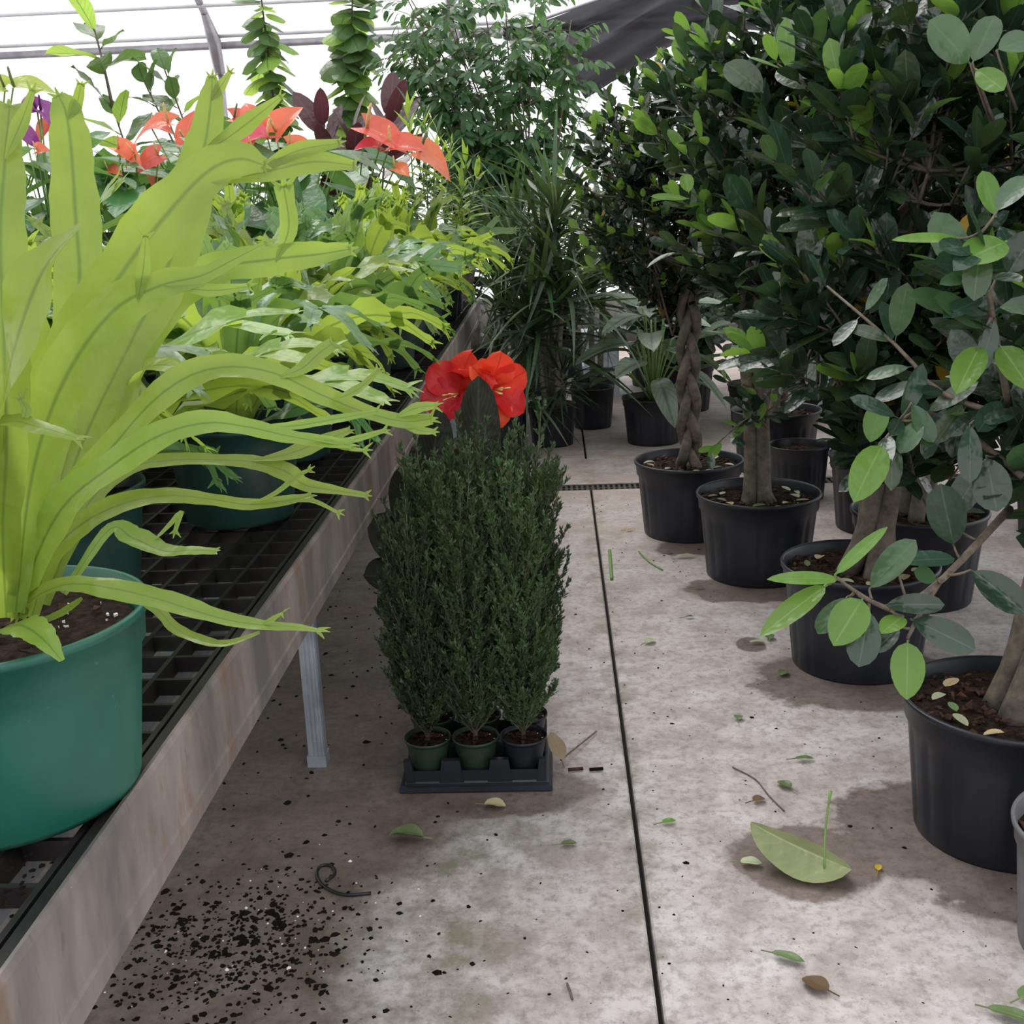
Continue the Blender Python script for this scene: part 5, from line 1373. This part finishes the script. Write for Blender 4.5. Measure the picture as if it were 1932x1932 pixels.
def juniper_foliage(seed, H_, W):
    rng = random.Random(seed)
    V = []; F = []
    def needle(p, d, l, w):
        x, y, z = frame(d, (rng.uniform(-1, 1), rng.uniform(-1, 1), 1))
        b = len(V)
        V.extend([tuple(p), tuple(p+x*l*.5+y*w), tuple(p+x*l), tuple(p+x*l*.5-y*w)])
        F.append((b, b+1, b+2, b+3))
    br = MB()
    ns = 210
    for k in range(ns):
        z0 = .004+H_*.80*(k/ns)**1.3
        env = W*(0.40+.60*sin(pi*min(1, (z0/H_)*.72+.26))**.9)
        g = k*2.4+rng.uniform(-.3, .3)
        L_ = rng.uniform(.08, .19)*(0.85+.35*z0/H_)
        r1 = env*rng.uniform(.55, 1.0)
        if k % 17 == 5: r1 *= .7; L_ *= 1.7
        base = Vector((0, 0, z0)); tip = Vector((r1*cos(g), r1*sin(g), z0+L_))
        mid = base.lerp(tip, .5)+Vector((cos(g), sin(g), 0))*.012
        pts = [base*(1-t)**2+mid*2*t*(1-t)+tip*t*t for t in [i/9 for i in range(10)]]
        br.tube(pts[::3], [.0022, .0018, .0014, .001], 3, cap=False)
        for i in range(1, 10):
            ax = (pts[min(i+1, 9)]-pts[i-1]).normalized()
            # side sprays
            for s_ in range(2):
                d = (ax+Vector((rng.uniform(-.7, .7), rng.uniform(-.7, .7), rng.uniform(.1, .7)))).normalized()
                l = rng.uniform(.022, .045)*(1.1-.05*i)
                for q in range(4):
                    pp = pts[i]+d*l*q/4
                    for w_ in range(3):
                        dd = (d*1.2+Vector((rng.uniform(-1, 1), rng.uniform(-1, 1), rng.uniform(-.6, 1)))*.85).normalized()
                        needle(pp, dd, rng.uniform(.009, .015), .0021)
    me = bpy.data.meshes.new('juniper_foliage')
    me.from_pydata(V, [], F); me.materials.append(M['juniper']); me.uv_layers.new(name='UVMap')
    br.tube([(0, 0, -.01), (.003, 0, H_*.4), (0, 0, H_*.85)], [.006, .004, .001], 6)
    return me, br.mesh('juniper_stem', M['twig'])
JUN = [juniper_foliage(s, h, w) for (s, h, w) in ((1, .50, .092), (2, .60, .098), (3, .55, .092))]
pot_s = pot_mesh('small_pot', M['pot_sgreen'], .054, .036, .095, collar=.12, n=32)
pot_sb = pot_mesh('small_pot', M['pot_black'], .054, .036, .095, collar=.12, n=32)
soil_s = soil_mesh('soil', .049, 9, 14, 3)
jl = ['short juniper in a green pot at the bench-side front corner of the tray', 'juniper in a green pot, middle of the front row of the tray', 'juniper in a black pot at the aisle-side front corner of the tray', 'tall juniper in the bench-side back corner of the tray', 'tall juniper in the middle of the back row of the tray', 'tall juniper in the aisle-side back corner of the tray']
for i in range(6):
    c_, r_ = i % 3, i//3
    x = -.215+(-.112, 0, .112)[c_]; y = 2.475+(-.058, .058)[r_]
    t = empty('potted_juniper', (x, y, .020), jl[i], 'juniper', 'junipers in the carry tray')
    link('pot', pot_sb if c_ == 2 else pot_s, t); link('soil', soil_s, t, (0, 0, .084))
    k = (0, 2, 1, 1, 1, 2)[i]
    f_, s_ = JUN[k]
    q = (.92, 1.0, .96, 1.0, 1.05, 1.10)[i]
    for nm, me in (('stem', s_), ('foliage', f_)):
        ob = link(nm, me, t, (0, 0, .09)); ob.rotation_euler = (random.Random(i).uniform(-.03, .03), (-.05, 0, .05)[c_], i*1.3); ob.scale = (q, q, q)
        if nm == 'foliage': ob['kind'] = 'stuff'

# ================================================================== FLOOR LITTER
LEAFN = [0]
def floor_leaf(px, py, ang, ln, wd, mk, label, shape='ovate', z=0.004, lift=0.05, group=None, curl=.08, name='fallen_leaf', pet=0.02, fold=.3):
    p = at_z(px, py, 0)
    v, f, uv = leaf_geo(shape, ln, wd, rows=8, cols=2, fold=fold, curl=curl, wave=.02, petiole=pet)
    o = MB().add(v, f, uv).obj(name, M[mk])
    o.matrix_basis = mat4((p.x-cos(ang)*ln/2, p.y-sin(ang)*ln/2, z+max(0, curl)*ln), (cos(ang), sin(ang), lift))
    tag(o, label, 'leaf', group)
    return o
floor_leaf(785, 1588, 3.0, .075, .04, 'floor_leaf', 'green leaf folded on the dark wet concrete before the tray', lift=.1, fold=.8)
floor_leaf(918, 1524, -.2, .05, .035, 'dry_leaf', 'tan dried leaf lying at the front edge of the juniper tray', fold=.5)
floor_leaf(1054, 1445, 1.9, .09, .04, 'dry_leaf', 'yellowing leaf propped against the corner of the juniper tray', lift=.5, z=.012)
floor_leaf(1056, 1598, .1, .034, .018, 'floor_leaf', 'small dark green leaf on the concrete, beside the joint on the tray side')
floor_leaf(1246, 1558, .3, .032, .018, 'fic_young', 'bright green leaf scrap near the joint')
floor_leaf(1502, 1437, .05, .046, .018, 'floor_leaf', 'boat-shaped olive leaf on dry concrete, stalk pointing at the nearest pot')
floor_leaf(1492, 1492, 2.2, .04, .028, 'floor_leaf', 'pale green leaf with two dark stalks near a thin root')
floor_leaf(1417, 1517, .4, .03, .026, 'brown_leaf', 'round brown leaf lying flat on pale concrete')
floor_leaf(1398, 1632, -.15, .043, .028, 'pale_leaf', 'pale spotted leaf touching the rim of the round wet patch')
floor_leaf(1393, 1364, 1.4, .028, .024, 'floor_leaf', 'tiny light green leaf alone on the concrete past the boat-shaped one')
floor_leaf(1466, 1808, -.45, .058, .022, 'floor_leaf', 'slim green leaf with pale midrib on bare concrete')
floor_leaf(1558, 1875, 2.4, .05, .036, 'brown_leaf', 'brown oval leaf with a pale stalk on bare concrete')
floor_leaf(1885, 1918, -.5, .075, .028, 'floor_leaf', 'long green leaf beside the wet edge of the floor')
floor_leaf(1926, 1890, .5, .05, .03, 'floor_leaf', 'broad green leaf half on the wet edge of the floor')
floor_leaf(1655, 1652, 1.2, .022, .014, 'fic_yellow', 'yellow and brown leaf scrap on the round wet patch')
floor_leaf(1284, 1053, .0, .075, .020, 'pale_leaf', 'pale narrow leaf on the concrete before the braided ficus pot')
floor_leaf(1178, 1003, .2, .03, .016, 'fic_yellow', 'yellow leaf scrap between joint and braided ficus pot')
floor_leaf(1308, 1112, .1, .035, .014, 'floor_leaf', 'small olive leaf on the concrete in front of the chip-mulched pot')
floor_leaf(1218, 1217, .8, .045, .03, 'pale_leaf', 'pale curled leaf alone between joint and pots')
floor_leaf(1417, 1216, .1, .05, .018, 'pale_leaf', 'pale leaf on the damp concrete beside the half-hidden pot')
floor_leaf(1452, 1210, 1.4, .045, .03, 'floor_leaf', 'crumpled leaf touching the half-hidden pot')
floor_leaf(1290, 1168, .2, .03, .013, 'floor_leaf', 'tiny olive leaf on the dry concrete in the aisle')
floor_leaf(1472, 1278, .9, .04, .03, 'floor_leaf', 'green leaf stuck under the edge of the half-hidden pot')
floor_leaf(1255, 1047, .5, .03, .02, 'floor_leaf', 'green leaf by a thin twig before the braided ficus pot')
floor_leaf(1735, 900, .5, .05, .03, 'dry_leaf', 'dry leaf on the concrete behind the stout trunk')

# big heart leaf with upright stalk
a = at_z(1595, 1660, .012); b = at_z(1412, 1588, .035)
t = empty('heart_leaf', a, 'large upturned heart-shaped leaf with its stalk standing upright in a wet patch', 'leaf')
d = b-a
me = leaf_mesh('leaf_blade', M['olive_leaf'], 'ovate', d.length*.95, .115, rows=14, cols=4, lobe=.10, fold=-.45, curl=-.10, wave=.012)
bl_ = link('leaf_blade', me, t); bl_.matrix_basis = mat4((-.005, 0.008, .026), d, (0, -.15, 1))
s0 = at_z(1555, 1645, .025)-Vector(a); s1 = at_y(1567, 1492, a.y+.05)-Vector(a)
MB().tube(crom([tuple(s0), tuple(s0.lerp(s1, .5)+Vector((-.004, 0, 0))), tuple(s1)], 8), [.0022]*7+[.0038], 7).obj('leaf_stalk', M['stem_green'], t)

# twigs and tubing
def strand(name, pts, r, mk, label, cat):
    c = crom([tuple(at_z(x_, y_, z_)) for (x_, y_, z_) in pts], 24)
    o = MB().tube([tuple(p) for p in c], r, 6).obj(name, M[mk])
    return tag(o, label, cat)
strand('black_tubing', [(700, 1685, .004), (650, 1688, .004), (612, 1672, .004), (598, 1650, .004), (605, 1634, .004), (625, 1633, .004), (632, 1648, .004), (615, 1662, .006)], .0032, 'hose', 'curl of thin black tubing on the soiled concrete below the bench', 'tubing')
strand('dry_stalk', [(1058, 1434, .02), (1090, 1408, .012), (1125, 1380, .006)], .0022, 'twig', 'dry brown stalk sticking out past the juniper tray', 'twig')
strand('thin_root', [(1382, 1447, .003), (1425, 1470, .003), (1450, 1500, .003), (1480, 1530, .003)], .0016, 'twig', 'thin wiry root lying on pale concrete', 'twig')
strand('fallen_twig', [(1205, 1040, .004), (1225, 1060, .004), (1250, 1075, .004)], .003, 'stem_green', 'short green twig in front of the braided ficus pot', 'twig')
strand('fallen_stalk', [(1150, 1038, .006), (1152, 1065, .006), (1154, 1092, .006)], .006, 'stem_green', 'thick yellow-green cut stalk beside the joint', 'twig')
strand('bark_sliver', [(1072, 1452, .006), (1100, 1450, .006)], .004, 'mulch', 'reddish bark sliver past the yellowing leaf', 'twig')
strand('bark_sliver', [(1112, 1452, .006), (1138, 1450, .006)], .004, 'debris', 'black bark sliver near the joint', 'twig')
strand('twig_scrap', [(1070, 1855, .003), (1076, 1870, .003), (1080, 1885, .003)], .002, 'twig', 'short brown stem scrap on the open concrete', 'twig')

# fallen leaves lying on pot soil
rng = random.Random(19)
for (nm, X, Y, lab, n) in (('t1', .51, 4.45, 'dry leaf on the soil around the braided trunk', 9), ('t2', .69, 3.9, 'dry leaf on the bark chips of the fused-stem ficus', 11), ('t3', .83, 3.08, 'fallen leaf on the soil of the twisted ficus', 7), ('t4', .905, 2.17, 'fallen leaf on the soil of the large-leaved ficus', 9), ('t5', 1.28, 4.45, 'dry leaf on the soil of the ficus on the drain line', 5)):
    laid = []
    for k in range(n):
        ln = rng.uniform(.035, .055)
        for tr in range(60):
            g = rng.uniform(2.4, 7.0); r = rng.uniform(.125, .152)
            c = (r*cos(g)+cos(g*3+k)*ln/2, r*sin(g)+sin(g*3+k)*ln/2)
            if .115 < sqrt(c[0]**2+c[1]**2) < .165 and not (nm == 't4' and c[0] > .06) and all((c[0]-a)**2+(c[1]-b)**2 > .047**2 for (a, b) in laid): break
        laid.append(c)
        v, f, uv = leaf_geo('ovate', ln, ln*.5, rows=6, fold=rng.uniform(.1, .5), curl=rng.uniform(-.1, .2), cols=1)
        o = MB().add(v, f, uv).obj('fallen_leaf', M[rng.choice(['dry_leaf', 'pale_leaf', 'pale_leaf', 'floor_leaf'])])
        o.matrix_basis = mat4((X+r*cos(g), Y+r*sin(g), .283), (cos(g*3+k), sin(g*3+k), rng.uniform(-.05, .15)))
        tag(o, lab, 'leaf', lab.replace('leaf', 'leaves', 1))

# crumbs: soil and perlite
def crumbs(name, mat, n, seed, fn, lo, hi, label, cat, flat=.5):
    rng = random.Random(seed); mb = MB()
    for _ in range(n):
        x, y, z = fn(rng)
        s = rng.uniform(lo, hi)*(1 if rng.random() < .85 else 1.7); g = rng.uniform(0, 6.28); e = rng.uniform(.4, 1)
        pts = []
        for k in range(5):
            a = g+k*1.257; r = s*rng.uniform(.6, 1)
            u, w = r*cos(k*1.257), r*sin(k*1.257)*e
            pts.append((x+u*cos(g)-w*sin(g), y+u*sin(g)+w*cos(g), z))
        top = (x+rng.uniform(-.2, .2)*s, y, z+s*flat*rng.uniform(.6, 1.2))
        mb.add(pts+[top], [(k, (k+1) % 5, 5) for k in range(5)])
    o = mb.obj(name, M[mat], smooth=False)
    return tag(o, label, cat, None, 'stuff')
STAND = [(.51, 4.45, .19), (.69, 3.9, .19), (.83, 3.08, .19), (.905, 2.17, .19), (.93, 1.765, .16), (-.30, 3.05, .15)]
def free(x, y):
    return not (abs(x+.215) < .19 and abs(y-2.475) < .135) and all((x-a)**2+(y-b)**2 > c*c for (a, b, c) in STAND)
def under(rng):
    while True:
        x = rng.uniform(-1.6, .0); y = rng.uniform(1.5, 4.2)
        p = proj((x, y, 0))
        if y < 2.3+(x+.09)*.9 - rng.uniform(0, .1) and not (x > -.75 and y > 2.2): 
            if rng.random() > .05: continue
        if x > -.45 and rng.random() > .25: continue
        if not free(x, y): continue
        return x, y, 0
def patch(rng):
    return rng.gauss(-.62, .12), rng.gauss(1.80, .12), 0
def open_(rng):
    while True:
        x, y = rng.uniform(-.4, 1.0), rng.uniform(1.5, 5.1)
        if free(x, y): return x, y, 0
crumbs('soil_crumbs', 'debris', 520, 1, under, .003, .009, 'black soil crumbs strewn over the damp concrete below the bench', 'soil')
crumbs('soil_spill', 'debris', 1000, 2, patch, .002, .009, 'black potting soil spilled in a patch below the edge rail', 'soil')
crumbs('perlite_grains', 'perlite', 60, 3, lambda r: (r.gauss(-.60, .12), r.gauss(1.84, .12), .0), .0016, .0038, 'white perlite grains scattered through the spilled soil', 'perlite', .8)
crumbs('floor_grit', 'debris', 420, 4, open_, .0015, .0055, 'dark grit scattered over the open concrete aisle', 'grit')
crumbs('bench_soil', 'debris', 420, 5, lambda r: (-.52-abs(r.gauss(0, .10)), r.uniform(.6, 1.0), BT-.011), .002, .006, 'potting soil spilled on the bench mesh beside the emerald pot', 'soil')
